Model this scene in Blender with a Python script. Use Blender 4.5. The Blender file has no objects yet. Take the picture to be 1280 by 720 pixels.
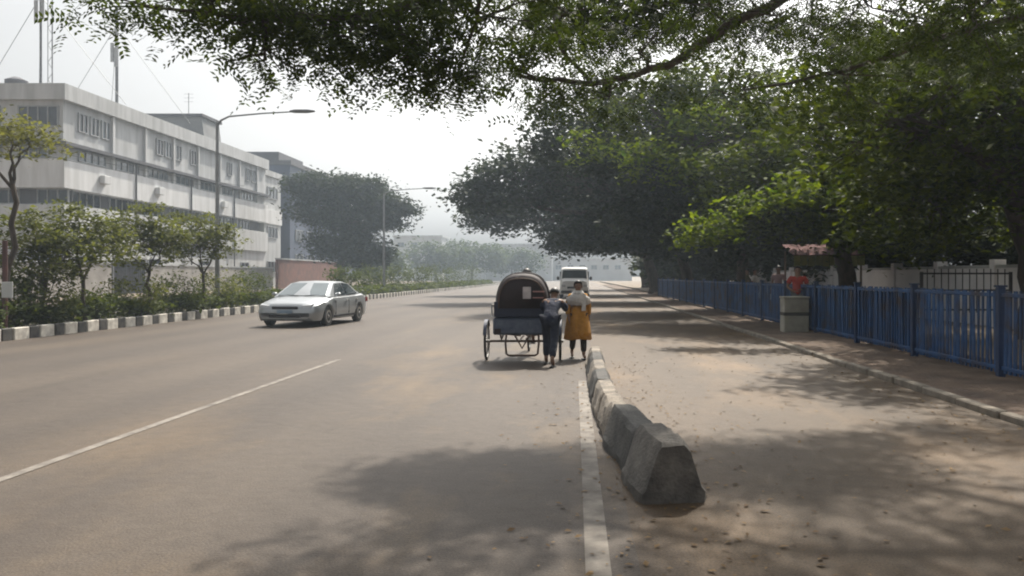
import bpy, bmesh, math, random
import numpy as np
from mathutils import Vector, Matrix

R = math.radians
rng = random.Random(7)
npr = np.random.default_rng(11)
SC = bpy.context.scene
COL = SC.collection

# ------------------------------------------------------------------ camera, sky, sun, exposure
CAM_H, F, VX, VY = 1.6, 1000.0, 718.0, 345.0          # eye height, focal length and vanishing point in photo pixels
cam_d = bpy.data.cameras.new('camera')
cam = bpy.data.objects.new('camera', cam_d)
COL.objects.link(cam)
cam.location = (0, 0, CAM_H)
cam.rotation_euler = (R(90), 0, 0)
cam_d.sensor_width = 36.0
cam_d.lens = F / 1280 * 36
cam_d.shift_x = (640 - VX) / 1280
cam_d.shift_y = (VY - 360) / 1280
cam_d.clip_end = 5000
SC.camera = cam

SUN_EL, SUN_AZ = 50.0, 15.0          # azimuth measured from the road direction (+Y) towards the right (+X)
world = bpy.data.worlds.new('World')
SC.world = world
world.use_nodes = True
wn, wl = world.node_tree.nodes, world.node_tree.links
wn.clear()
sky = wn.new('ShaderNodeTexSky')
sky.sky_type = 'NISHITA'
sky.sun_disc = False
sky.sun_elevation = R(SUN_EL)
sky.sun_rotation = R(SUN_AZ)
sky.air_density = 1.6
sky.dust_density = 7.0
sky.ozone_density = 1.0
hsv = wn.new('ShaderNodeHueSaturation')
hsv.inputs['Saturation'].default_value = 0.12
bg = wn.new('ShaderNodeBackground')
bg.inputs['Strength'].default_value = 0.135
wo = wn.new('ShaderNodeOutputWorld')
wl.new(sky.outputs[0], hsv.inputs['Color'])
wl.new(hsv.outputs[0], bg.inputs['Color'])
wl.new(bg.outputs[0], wo.inputs['Surface'])

sun_d = bpy.data.lights.new('sun', 'SUN')
sun_d.energy = 5.0
sun_d.angle = R(1.2)
sun_d.color = (1.0, 0.92, 0.80)
sun = bpy.data.objects.new('sun', sun_d)
COL.objects.link(sun)
sd = Vector((math.sin(R(SUN_AZ)) * math.cos(R(SUN_EL)), math.cos(R(SUN_AZ)) * math.cos(R(SUN_EL)), math.sin(R(SUN_EL))))
sun.rotation_euler = sd.to_track_quat('Z', 'Y').to_euler()
sun.location = (10, 30, 60)

vs = SC.view_settings
vs.view_transform = 'Standard'
vs.look = 'None'
vs.exposure = 0.36
vs.gamma = 1.0
SC.render.engine = 'CYCLES'
cy = SC.cycles
cy.use_denoising = True
cy.max_bounces = 6
cy.diffuse_bounces = 3
cy.glossy_bounces = 3
cy.transmission_bounces = 4
cy.volume_bounces = 1
cy.transparent_max_bounces = 6
cy.pixel_filter_type = 'BLACKMAN_HARRIS'
cy.filter_width = 2.0


# ------------------------------------------------------------------ pixel -> place helpers
def at(px, py, D):
    """point seen at photo pixel (px,py) at distance D down the road"""
    return Vector(((px - VX) / F * D, D, CAM_H + (VY - py) / F * D))


def gnd(px, py):
    """point on the ground seen at photo pixel"""
    D = CAM_H * F / (py - VY)
    return Vector(((px - VX) / F * D, D, 0))


# ------------------------------------------------------------------ materials
MATS = {}


def mat(name, c1, c2=None, rough=0.8, scale=3.0, detail=6.0, bump=0.0, bscale=30.0, metal=0.0, c3=None, stretch=None, spec=None, dist=0.02):
    if name in MATS:
        return MATS[name]
    m = bpy.data.materials.new(name)
    m.use_nodes = True
    n, l = m.node_tree.nodes, m.node_tree.links
    p = n['Principled BSDF']
    p.inputs['Roughness'].default_value = rough
    p.inputs['Metallic'].default_value = metal
    if spec is not None:
        p.inputs['Specular IOR Level'].default_value = spec
    tc = n.new('ShaderNodeNewGeometry')
    mp = n.new('ShaderNodeMapping')
    if stretch:
        mp.inputs['Scale'].default_value = stretch
    l.new(tc.outputs['Position'], mp.inputs['Vector'])
    nz = n.new('ShaderNodeTexNoise')
    nz.inputs['Scale'].default_value = scale
    nz.inputs['Detail'].default_value = detail
    nz.inputs['Roughness'].default_value = 0.6
    l.new(mp.outputs[0], nz.inputs['Vector'])
    cr = n.new('ShaderNodeValToRGB')
    e = cr.color_ramp.elements
    c2 = c2 or tuple(x * 0.75 for x in c1)
    e[0].position, e[0].color = 0.33, (*c2, 1)
    e[1].position, e[1].color = 0.66, (*c1, 1)
    if c3:
        q = e.new(0.5)
        q.color = (*c3, 1)
    l.new(nz.outputs[0], cr.inputs[0])
    l.new(cr.outputs[0], p.inputs['Base Color'])
    if bump > 0:
        nb = n.new('ShaderNodeTexNoise')
        nb.inputs['Scale'].default_value = bscale
        nb.inputs['Detail'].default_value = 5
        l.new(tc.outputs['Position'], nb.inputs['Vector'])
        b = n.new('ShaderNodeBump')
        b.inputs['Strength'].default_value = bump
        b.inputs['Distance'].default_value = dist
        l.new(nb.outputs[0], b.inputs['Height'])
        l.new(b.outputs[0], p.inputs['Normal'])
    MATS[name] = m
    return m


def leaf_mat(name, ca, cb, trans=0.45, tcol=None):
    if name in MATS:
        return MATS[name]
    m = bpy.data.materials.new(name)
    m.use_nodes = True
    n, l = m.node_tree.nodes, m.node_tree.links
    n.clear()
    out = n.new('ShaderNodeOutputMaterial')
    ge = n.new('ShaderNodeNewGeometry')
    cr = n.new('ShaderNodeValToRGB')
    cr.color_ramp.elements[0].color = (*ca, 1)
    cr.color_ramp.elements[1].color = (*cb, 1)
    l.new(ge.outputs['Random Per Island'], cr.inputs[0])
    d = n.new('ShaderNodeBsdfPrincipled')
    d.inputs['Roughness'].default_value = 0.7
    d.inputs['Specular IOR Level'].default_value = 0.12
    t = n.new('ShaderNodeBsdfTranslucent')
    mixc = n.new('ShaderNodeMixRGB')
    mixc.blend_type = 'MULTIPLY'
    mixc.inputs[0].default_value = 1.0
    mixc.inputs[2].default_value = (*(tcol or (1.5, 1.5, 0.5)), 1)
    l.new(cr.outputs[0], d.inputs['Base Color'])
    l.new(cr.outputs[0], mixc.inputs[1])
    l.new(mixc.outputs[0], t.inputs['Color'])
    mx = n.new('ShaderNodeMixShader')
    mx.inputs[0].default_value = trans
    l.new(d.outputs[0], mx.inputs[1])
    l.new(t.outputs[0], mx.inputs[2])
    l.new(mx.outputs[0], out.inputs['Surface'])
    MATS[name] = m
    return m


def road_mat(name, base, dark, dust, dust_amt, dust_x=None, crack=True):
    """worn asphalt: fine aggregate, big pale and dark wear patches, dust lying in drifts"""
    m = bpy.data.materials.new(name)
    m.use_nodes = True
    n, l = m.node_tree.nodes, m.node_tree.links
    p = n['Principled BSDF']
    p.inputs['Roughness'].default_value = 0.66
    p.inputs['Specular IOR Level'].default_value = 0.26
    tc = n.new('ShaderNodeTexCoord')

    def noise(scale, detail, stretch=(1, 1, 1), rough=0.6):
        mp = n.new('ShaderNodeMapping')
        mp.inputs['Scale'].default_value = stretch
        l.new(tc.outputs['Object'], mp.inputs['Vector'])
        z = n.new('ShaderNodeTexNoise')
        z.inputs['Scale'].default_value = scale
        z.inputs['Detail'].default_value = detail
        z.inputs['Roughness'].default_value = rough
        l.new(mp.outputs[0], z.inputs['Vector'])
        return z.outputs[0]

    def ramp(src, p0, p1, c0=(0, 0, 0), c1=(1, 1, 1)):
        r = n.new('ShaderNodeValToRGB')
        r.color_ramp.elements[0].position, r.color_ramp.elements[0].color = p0, (*c0, 1)
        r.color_ramp.elements[1].position, r.color_ramp.elements[1].color = p1, (*c1, 1)
        l.new(src, r.inputs[0])
        return r.outputs[0]

    def mix(a, b, fac, mode='MIX', k=None):
        x = n.new('ShaderNodeMixRGB')
        x.blend_type = mode
        for i, v in ((1, a), (2, b)):
            if isinstance(v, tuple):
                x.inputs[i].default_value = (*v, 1)
            else:
                l.new(v, x.inputs[i])
        if isinstance(fac, float):
            x.inputs[0].default_value = fac
        else:
            l.new(fac, x.inputs[0])
        return x.outputs[0]

    wear = ramp(noise(0.35, 6, (1, 0.35, 1)), 0.35, 0.68)
    col = mix(dark, base, wear)
    d1 = ramp(noise(0.55, 7, (1.0, 0.4, 1)), 0.60 - dust_amt, 0.72 - dust_amt * 0.5)
    if dust_x:
        sp = n.new('ShaderNodeSeparateXYZ')
        l.new(tc.outputs['Object'], sp.inputs[0])
        mr = n.new('ShaderNodeMapRange')
        mr.inputs['From Min'].default_value = dust_x[0]
        mr.inputs['From Max'].default_value = dust_x[1]
        mr.inputs['To Min'].default_value = 0.12
        l.new(sp.outputs['X'], mr.inputs['Value'])
        d1 = mix((0, 0, 0), d1, mr.outputs[0])
    col = mix(col, dust, d1)
    # tyre-polished tracks and oil along the lane centres
    wv = n.new('ShaderNodeTexWave')
    wv.wave_type = 'BANDS'
    wv.bands_direction = 'X'
    wv.inputs['Scale'].default_value = 0.17
    wv.inputs['Distortion'].default_value = 1.2
    wv.inputs['Detail'].default_value = 3
    wv.inputs['Detail Scale'].default_value = 0.4
    l.new(tc.outputs['Object'], wv.inputs['Vector'])
    col = mix(col, ramp(wv.outputs[0], 0.1, 0.9, (0.86, 0.86, 0.87), (1.06, 1.06, 1.05)), 0.8, 'MULTIPLY')
    oil = ramp(noise(0.9, 5, (1.0, 0.12, 1)), 0.60, 0.74, (1, 1, 1), (0.74, 0.73, 0.72))
    col = mix(col, oil, 0.8, 'MULTIPLY')
    agg = ramp(noise(70, 5), 0.34, 0.66, (0.5, 0.5, 0.5), (1.3, 1.3, 1.3))
    col = mix(col, agg, 0.75, 'MULTIPLY')
    mid = ramp(noise(7, 6), 0.3, 0.7, (0.82, 0.82, 0.82), (1.1, 1.1, 1.1))
    col = mix(col, mid, 0.8, 'MULTIPLY')
    spots = ramp(noise(1.7, 3, (1, .6, 1)), 0.68, 0.76, (1, 1, 1), (0.72, 0.7, 0.68))
    col = mix(col, spots, 0.8, 'MULTIPLY')
    if crack:
        mp = n.new('ShaderNodeMapping')
        mp.inputs['Scale'].default_value = (1, 0.5, 1)
        wob = noise(1.2, 4)
        ad = n.new('ShaderNodeMixRGB')
        ad.blend_type = 'ADD'
        ad.inputs[0].default_value = 0.5
        l.new(tc.outputs['Object'], ad.inputs[1])
        l.new(wob, ad.inputs[2])
        l.new(ad.outputs[0], mp.inputs['Vector'])
        v = n.new('ShaderNodeTexVoronoi')
        v.feature = 'DISTANCE_TO_EDGE'
        v.inputs['Scale'].default_value = 0.4
        l.new(mp.outputs[0], v.inputs['Vector'])
        ck = ramp(v.outputs['Distance'], 0.0015, 0.006, (0.6, 0.58, 0.55), (1, 1, 1))
        col = mix(col, ck, 0.28, 'MULTIPLY')
    l.new(col, p.inputs['Base Color'])
    b = n.new('ShaderNodeBump')
    b.inputs['Strength'].default_value = 0.5
    b.inputs['Distance'].default_value = 0.012
    l.new(noise(60, 6), b.inputs['Height'])
    b2 = n.new('ShaderNodeBump')
    b2.inputs['Strength'].default_value = 0.35
    b2.inputs['Distance'].default_value = 0.05
    l.new(noise(2.2, 4), b2.inputs['Height'])
    l.new(b2.outputs[0], b.inputs['Normal'])
    l.new(b.outputs[0], p.inputs['Normal'])
    MATS[name] = m
    return m


def glass_mat(name, c, rough=0.08):
    m = mat(name, c, tuple(x * 0.8 for x in c), rough=rough, scale=1.5, spec=0.8)
    return m


# ------------------------------------------------------------------ mesh builder
class MB:
    def __init__(s):
        s.v, s.f, s.m = [], [], []
        s.mi = 0

    def add(s, vs_, fs):
        o = len(s.v)
        s.v += [tuple(x) for x in vs_]
        s.f += [tuple(i + o for i in f) for f in fs]
        s.m += [s.mi] * len(fs)
        return s

    def box(s, x0, x1, y0, y1, z0, z1):
        return s.add([(x0, y0, z0), (x1, y0, z0), (x1, y1, z0), (x0, y1, z0), (x0, y0, z1), (x1, y0, z1), (x1, y1, z1), (x0, y1, z1)],
                     [(0, 3, 2, 1), (4, 5, 6, 7), (0, 1, 5, 4), (1, 2, 6, 5), (2, 3, 7, 6), (3, 0, 4, 7)])

    def cbox(s, x0, x1, y0, y1, z0, z1, b=0.01):
        """box with bevelled edges"""
        bm = bmesh.new()
        r = bmesh.ops.create_cube(bm, size=1)
        for v in bm.verts:
            v.co = Vector(((x0 + x1) / 2 + v.co.x * (x1 - x0), (y0 + y1) / 2 + v.co.y * (y1 - y0), (z0 + z1) / 2 + v.co.z * (z1 - z0)))
        bmesh.ops.bevel(bm, geom=bm.edges[:], offset=b, segments=1, affect='EDGES')
        return s.take(bm)

    def take(s, bm):
        bm.verts.index_update()
        s.add([v.co[:] for v in bm.verts], [[v.index for v in f.verts] for f in bm.faces])
        bm.free()
        return s

    def prism(s, prof, axis, a, b):
        """closed 2-D profile swept along an axis from a to b"""
        n = len(prof)
        def P(q, t):
            return {'x': (t, q[0], q[1]), 'y': (q[0], t, q[1]), 'z': (q[0], q[1], t)}[axis]
        vs_ = [P(q, a) for q in prof] + [P(q, b) for q in prof]
        fs = [(i, (i + 1) % n, n + (i + 1) % n, n + i) for i in range(n)] + [tuple(range(n))[::-1], tuple(range(n, 2 * n))]
        return s.add(vs_, fs)

    def tube(s, pts, rad, k=6, cap=True):
        pts = [Vector(p) for p in pts]
        if not isinstance(rad, (list, tuple)):
            rad = [rad] * len(pts)
        vs_, fs = [], []
        u = None
        for i, p in enumerate(pts):
            d = (pts[min(i + 1, len(pts) - 1)] - pts[max(i - 1, 0)])
            if d.length < 1e-9:
                d = Vector((0, 0, 1))
            d.normalize()
            if u is None:
                u = d.orthogonal().normalized()
            else:
                u = (u - d * u.dot(d))
                u = u.normalized() if u.length > 1e-6 else d.orthogonal().normalized()
            w = d.cross(u)
            for j in range(k):
                a = 2 * math.pi * j / k
                vs_.append(p + (u * math.cos(a) + w * math.sin(a)) * rad[i])
        for i in range(len(pts) - 1):
            for j in range(k):
                a, b = i * k + j, i * k + (j + 1) % k
                fs.append((a, b, b + k, a + k))
        if cap:
            fs.append(tuple(range(k))[::-1])
            fs.append(tuple(range((len(pts) - 1) * k, len(pts) * k)))
        return s.add(vs_, fs)

    def ring(s, c, axis, R_, r, n=28, k=6):
        """torus about axis x"""
        c = Vector(c)
        vs_, fs = [], []
        for i in range(n):
            a = 2 * math.pi * i / n
            for j in range(k):
                b = 2 * math.pi * j / k
                rr = R_ + r * math.cos(b)
                q = (r * math.sin(b), rr * math.cos(a), rr * math.sin(a))
                if axis == 'z':
                    q = (q[1], q[2], q[0])
                elif axis == 'y':
                    q = (q[1], q[0], q[2])
                vs_.append(c + Vector(q))
        for i in range(n):
            for j in range(k):
                fs.append((i * k + j, i * k + (j + 1) % k, ((i + 1) % n) * k + (j + 1) % k, ((i + 1) % n) * k + j))
        return s.add(vs_, fs)

    def ball(s, c, rx, ry=None, rz=None, seg=12, rings=8):
        ry = ry or rx
        rz = rz or rx
        bm = bmesh.new()
        bmesh.ops.create_uvsphere(bm, u_segments=seg, v_segments=rings, radius=1)
        for v in bm.verts:
            v.co = Vector((c[0] + v.co.x * rx, c[1] + v.co.y * ry, c[2] + v.co.z * rz))
        return s.take(bm)

    def loft(s, rings, closed=True, cap=True):
        k = len(rings[0])
        vs_ = [p for r in rings for p in r]
        fs = []
        for i in range(len(rings) - 1):
            for j in range(k if closed else k - 1):
                a, b = i * k + j, i * k + (j + 1) % k
                fs.append((a, b, b + k, a + k))
        if cap:
            fs.append(tuple(range(k))[::-1])
            fs.append(tuple(range((len(rings) - 1) * k, len(rings) * k)))
        return s.add(vs_, fs)

    def mesh(s, name, mats, smooth=False, sharp=40):
        me = bpy.data.meshes.new(name)
        me.from_pydata(s.v, [], s.f)
        for m in (mats if isinstance(mats, (list, tuple)) else [mats]):
            me.materials.append(m)
        if any(s.m):
            me.polygons.foreach_set('material_index', s.m)
        me.update()
        bm = bmesh.new()
        bm.from_mesh(me)
        bmesh.ops.recalc_face_normals(bm, faces=bm.faces)
        bm.to_mesh(me)
        bm.free()
        if smooth:
            me.polygons.foreach_set('use_smooth', [True] * len(me.polygons))
            try:
                me.set_sharp_from_angle(angle=R(sharp))
            except Exception:
                pass
        return me

    def build(s, name, mats, parent=None, smooth=False, sharp=40):
        return link(name, s.mesh(name, mats, smooth, sharp), parent)


def link(name, data, parent=None, loc=None):
    o = bpy.data.objects.new(name, data)
    COL.objects.link(o)
    if parent is not None:
        o.parent = parent
    if loc is not None:
        o.location = loc
    return o


def tag(o, label=None, cat=None, group=None, kind=None):
    for k, v in (('label', label), ('category', cat), ('group', group), ('kind', kind)):
        if v:
            o[k] = v
    return o


def thing(name, loc, label, cat, group=None, rz=0.0):
    o = link(name, None, None, loc)
    o.rotation_euler.z = rz
    o.empty_display_size = 0.2
    return tag(o, label, cat, group)


def np_mesh(name, V, Q, material):
    me = bpy.data.meshes.new(name)
    k = Q.shape[1]
    me.vertices.add(len(V))
    me.vertices.foreach_set('co', V.astype(np.float32).ravel())
    me.loops.add(Q.size)
    me.loops.foreach_set('vertex_index', Q.astype(np.int32).ravel())
    me.polygons.add(len(Q))
    me.polygons.foreach_set('loop_start', np.arange(0, Q.size, k, dtype=np.int32))
    me.update(calc_edges=True)
    me.materials.append(material)
    return me


# ------------------------------------------------------------------ ground and roads
M_ground = mat('dry_earth', (0.24, 0.19, 0.14), (0.14, 0.11, 0.08), rough=0.95, scale=0.5, bump=0.5, bscale=8)
M_road = road_mat('worn_asphalt', (0.093, 0.073, 0.056), (0.069, 0.054, 0.043), (0.155, 0.108, 0.062), 0.10, (-6.5, -1.0))
M_nmv = road_mat('dusty_lane_surface', (0.106, 0.074, 0.047), (0.078, 0.055, 0.035), (0.168, 0.110, 0.060), 0.10)
M_path = mat('trodden_earth', (0.17, 0.12, 0.085), (0.085, 0.06, 0.045), rough=0.95, scale=1.6, bump=0.9, bscale=14, dist=0.05)
M_paint = mat('worn_road_paint', (0.235, 0.21, 0.178), (0.09, 0.075, 0.062), rough=0.8, scale=4.5, detail=10, bump=0.2)

SPLIT_X = 0.10
LK, RK = -14.0, 4.75
END = 300.0


def sheet(name, x0, x1, y0, y1, z, m, nx=1, ny=1, kind='structure', parent=None):
    mb = MB()
    for i in range(nx):
        for j in range(ny):
            a, b = x0 + (x1 - x0) * i / nx, x0 + (x1 - x0) * (i + 1) / nx
            c, d = y0 + (y1 - y0) * j / ny, y0 + (y1 - y0) * (j + 1) / ny
            mb.add([(a, c, z), (b, c, z), (b, d, z), (a, d, z)], [(0, 1, 2, 3)])
    o = mb.build(name, m, parent)
    if kind:
        o['kind'] = kind
    return o


ground = sheet('ground', -900, 900, -120, 1500, -0.03, M_ground)
road = sheet('road', LK, 0.36, -20, END, 0.0, M_road)
nmv = sheet('non_motor_lane', 0.36, RK, -20, END, 0.001, M_nmv)
far_road = sheet('far_carriageway', -31, -17.6, -20, END, 0.0, M_road)

# painted lines, worn through in places
def worn_line(name, x, w, y0, y1, step, gap_p, label):
    mb = MB()
    y = y0
    while y < y1:
        yy = min(y + step * rng.uniform(.7, 1.3), y1)
        if rng.random() > gap_p:
            a = b = 0.0
            mb.add([(x - w / 2 + a, y, .005), (x + w / 2 + b, y, .005), (x + w / 2 - a, yy, .005), (x - w / 2 - b, yy, .005)], [(0, 1, 2, 3)])
        y = yy
    o = mb.build(name, M_paint, road)
    return o


worn_line('edge_line', 0.13, 0.14, -3, 12.2, 1.4, 0.0, '')
worn_line('lane_line', -4.5, 0.10, -3, 15.3, 0.6, 0.02, '')

# median: soil bed edged with black and white kerb blocks
med = MB()
med.box(-17.5, LK - 0.16, -5, 150, -0.02, 0.2)
median = med.build('median', mat('median_soil', (0.12, 0.10, 0.07), (0.05, 0.06, 0.03), rough=1, scale=2, bump=.8))
median['kind'] = 'structure'
M_kw = mat('kerb_white_paint', (0.66, 0.63, 0.56), (0.36, 0.33, 0.29), rough=.85, scale=5, bump=.3)
M_kb = mat('kerb_black_paint', (0.03, 0.03, 0.03), (0.075, 0.068, 0.06), rough=.8, scale=6, bump=.3)
for side, xs in ((0, (LK - 0.16, LK)),):
    kb = []
    for ln, m in ((0.56, M_kw), (0.38, M_kb)):
        q = MB()
        q.cbox(xs[0], xs[1] + .002, 0, ln, -0.02, 0.31, .02)
        kb.append((q.mesh('kerb_block', m), ln))
    y, i = (16.0 if side == 0 else 36), 0
    ymax = 76 if side == 0 else 37.5
    while y < ymax:
        me, ln = kb[i % 2]
        o = link('kerb_block', me, median, (rng.uniform(-.012, .012), y, rng.uniform(-.015, .01)))
        y += ln + 0.03
        i += 1
kerb_far = MB()
kerb_far.box(LK - 0.15, LK, 76.2, 150, 0, 0.3)
kerb_far.build('far_kerb', mat('far_kerb_paint', (0.5, .47, .42), (.1, .1, .09), scale=1.2), median)

# footpath on the right with its low pale kerb, dirt verge and raised plot behind the fence
fp = MB()
nx, ny = 8, 120
vs_, fs = [], []
for j in range(ny + 1):
    for i in range(nx + 1):
        x = RK + 0.14 + (6.9 - RK - 0.14) * i / nx
        y = 2 + (140 - 2) * (j / ny) ** 1.6
        vs_.append((x, y, 0.05 + 0.02 * i / nx + rng.uniform(-.012, .022)))
for j in range(ny):
    for i in range(nx):
        a = j * (nx + 1) + i
        fs.append((a, a + 1, a + nx + 2, a + nx + 1))
fp.add(vs_, fs)
footpath = fp.build('footpath', M_path, smooth=True)
footpath['kind'] = 'structure'
M_ks = mat('pale_kerb_stone', (0.27, 0.235, 0.19), (0.14, 0.12, 0.095), rough=.9, scale=4, bump=.4)
q = MB()
q.cbox(RK, RK + .14, 0, .97, -.02, .085, .015)
ks = q.mesh('kerb_stone', M_ks)
for i in range(74):
    o = link('kerb_stone', ks, footpath, (rng.uniform(-.012, .012), 2.0 + i * 1.0, rng.uniform(-.012, .008)))
    o.rotation_euler.z = rng.uniform(-.006, .006)
plot = MB()
plot.box(6.9, 60, 2, 220, -.02, 0.22)
pl = plot.build('raised_plot', M_ground)
pl['kind'] = 'structure'
fs2 = MB()
fs2.box(-60, -31, -20, 260, -.02, 0.15)
o = fs2.build('far_pavement', M_ground)
o['kind'] = 'structure'

# ------------------------------------------------------------------ vegetation tools
M_bark = mat('dark_bark', (0.085, 0.065, 0.05), (0.035, 0.028, 0.022), rough=.95, scale=6, bump=.8, bscale=20, stretch=(1, 1, .3))
M_bark2 = mat('pale_bark', (0.22, 0.18, 0.14), (0.10, 0.08, 0.06), rough=.95, scale=6, bump=.6, bscale=20, stretch=(1, 1, .3))
L_near = leaf_mat('rain_tree_leaf', (0.022, 0.036, 0.011), (0.062, 0.085, 0.018), 0.34)
L_mid = leaf_mat('canopy_leaf', (0.014, 0.026, 0.005), (0.078, 0.105, 0.011), 0.40, (1.7, 1.6, .35))
L_dark = leaf_mat('dark_canopy_leaf', (0.012, 0.021, 0.011), (0.032, 0.044, 0.019), 0.24)
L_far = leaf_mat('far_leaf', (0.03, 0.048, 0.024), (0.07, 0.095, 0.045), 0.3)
L_bush = leaf_mat('median_shrub_leaf', (0.05, 0.062, 0.026), (0.14, 0.15, 0.06), 0.4)
L_hedge = leaf_mat('hedge_leaf', (0.035, 0.05, 0.016), (0.09, 0.11, 0.036), 0.35)
L_olive = leaf_mat('olive_leaf', (0.085, 0.09, 0.045), (0.16, 0.16, 0.085), 0.4)
L_bright = leaf_mat('sunlit_leaf_tint', (0.03, 0.055, 0.008), (0.125, 0.16, 0.016), 0.48)  # brighter leaf colour, sunlight on the foliage painted in


def leaves(C, size, up=0.6, asp=0.55, var=0.55):
    """diamond leaves at points C: returns V, Q"""
    n = len(C)
    nrm = npr.normal(size=(n, 3))
    nrm[:, 2] = np.abs(nrm[:, 2]) + up * 2
    nrm /= np.linalg.norm(nrm, axis=1)[:, None]
    d = npr.normal(size=(n, 3))
    d -= nrm * np.sum(d * nrm, axis=1)[:, None]
    d /= np.linalg.norm(d, axis=1)[:, None]
    w = np.cross(nrm, d)
    s = size * (1 + var * npr.uniform(-1, 1, n))[:, None]
    V = np.stack([C - d * s * .5, C + w * s * asp * .5 + d * s * .05, C + d * s * .5 - nrm * s * .12, C - w * s * asp * .5 + d * s * .05], 1).reshape(-1, 3)
    Q = np.arange(4 * n).reshape(n, 4)
    return V, Q


def sprays(C, length, n_leaf, leaf, droop=0.35):
    """compound leaves: rachis with paired leaflets"""
    n = len(C)
    a = npr.uniform(0, 2 * np.pi, n)
    d = np.stack([np.cos(a), np.sin(a), -droop + npr.normal(0, .25, n)], 1)
    d /= np.linalg.norm(d, axis=1)[:, None]
    side = np.cross(d, np.array([0, 0, 1.0]))
    side /= np.linalg.norm(side, axis=1)[:, None]
    roll = npr.normal(0, .5, n)[:, None]
    upv = np.cross(side, d)
    side = side * np.cos(roll) + upv * np.sin(roll)
    upv = np.cross(side, d)
    Vs = []
    L = (length * npr.uniform(.7, 1.3, n))[:, None]
    for k in range(n_leaf):
        for sg in (-1, 1):
            t = (k + .6) / n_leaf
            b = C + d * L * t - np.array([0, 0, 1.0]) * (L * t * t * .25)
            ld = side * sg * .9 + d * .45 + npr.normal(0, .15, (n, 3))
            ld /= np.linalg.norm(ld, axis=1)[:, None]
            ww = np.cross(ld, upv)
            ls = leaf * npr.uniform(.75, 1.2, n)[:, None] * (1 - .3 * abs(t - .55))
            Vs.append(np.stack([b, b + ld * ls * .45 + ww * ls * .24, b + ld * ls - upv * ls * .1, b + ld * ls * .45 - ww * ls * .24], 1))
    V = np.concatenate(Vs, 0).reshape(-1, 3)
    return V, np.arange(len(V)).reshape(-1, 4)


def in_blob(n, c, r, shell=0.35):
    d = npr.normal(size=(n, 3))
    d /= np.linalg.norm(d, axis=1)[:, None]
    t = (shell ** 3 + (1 - shell ** 3) * npr.uniform(0, 1, n)) ** (1 / 3)
    return np.array(c) + d * t[:, None] * np.array(r)


def bend(a, b, n=6, wob=.06, sag=0.0):
    a, b = Vector(a), Vector(b)
    L = (b - a).length
    out = []
    for i in range(n + 1):
        t = i / n
        p = a.lerp(b, t)
        if 0 < i < n:
            p += Vector((rng.gauss(0, 1), rng.gauss(0, 1), rng.gauss(0, .6))) * wob * L * .5
        p.z += sag * L * math.sin(math.pi * t)
        out.append(p)
    return out


def taper(r0, r1, n):
    return [r0 + (r1 - r0) * i / n for i in range(n + 1)]


def make_tree(name, base, label, cat, fork, blobs, trunk_r, leafm, leaf, bark=None, group=None, clump_r=0.5, per_clump=40, mode='leaf', flat=.45, twig=True, shell=.35, lean=0.05, boughs=None):
    """blobs: (centre, radii, n_clumps). One tapered trunk, a limb into every blob, twigs to the clumps, leaves round the clumps"""
    base = Vector(base)
    bark = bark or M_bark
    root = thing(name, base, label, cat, group)
    fork = Vector(fork)
    tm = MB()
    n = 7
    tp = bend(base, fork, n, lean)
    tp[0].z -= .1
    tr = taper(trunk_r, trunk_r * .72, n)
    tr[0] *= 1.5
    tr[1] *= 1.12
    tm.tube([p - base for p in tp], tr, 10)
    lm = MB()
    VV, QQ, off = [], [], 0
    spots = []
    for (pts, r0, r1) in boughs or []:
        fine = []
        for a, b in zip(pts, pts[1:]):
            seg = bend(a, b, 4, .05)
            fine += seg if not fine else seg[1:]
        rr = taper(r0, r1, len(fine) - 1)
        lm.tube([p - base for p in fine], rr, 7)
        spots += fine[3:]
    for (c, r, nc) in blobs:
        c = Vector(c)
        if spots:
            s0 = min(spots, key=lambda p: (p - c).length)
            lp = bend(s0, c, 6, .12, .03)
            lr = taper(.022, .008, 6)
        else:
            lp = bend(fork - Vector((0, 0, .1)), c, 6, .10, .06)
            lr = taper(trunk_r * .55, max(trunk_r * .12, .012), 6)
        lm.tube([p - base for p in lp], lr, 6)
        cl = in_blob(nc, c, r, shell)
        if twig:
            for q in cl[:max(6, nc // 3)]:
                s0 = lp[rng.choice((3, 4, 5, 6))]
                tw = bend(s0, q, 3, .14, .03)
                lm.tube([p - base for p in tw], taper(.009 if boughs else max(trunk_r * .10, .010), .004, 3), 4, cap=False)
        cr = clump_r * npr.uniform(.55, 1.35, nc)
        pc = np.maximum(4, (per_clump * (cr / clump_r) ** 2).astype(int))
        idx = np.repeat(np.arange(nc), pc)
        g = npr.normal(size=(len(idx), 3)) * np.array([.5, .5, .5 * flat])
        P = cl[idx] + g * cr[idx][:, None]
        if mode == 'leaf':
            V, Q = leaves(P, leaf)
        else:
            V, Q = sprays(P, leaf * 3.8, 6, leaf)
        VV.append(V)
        QQ.append(Q + off)
        off += len(V)
    V = np.concatenate(VV) - np.array(base)
    tm.build('trunk', bark, root, smooth=True)
    lm.build('limbs', bark, root, smooth=True)
    link('crown', np_mesh('crown', V, np.concatenate(QQ), leafm), root)
    return root


# ------------------------------------------------------------------ near overhanging tree (trunk just outside the frame on the right)
def PB(px, py, D, rx, ry, rz, n):
    return (at(px, py, D), (rx, ry, rz), n)


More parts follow.
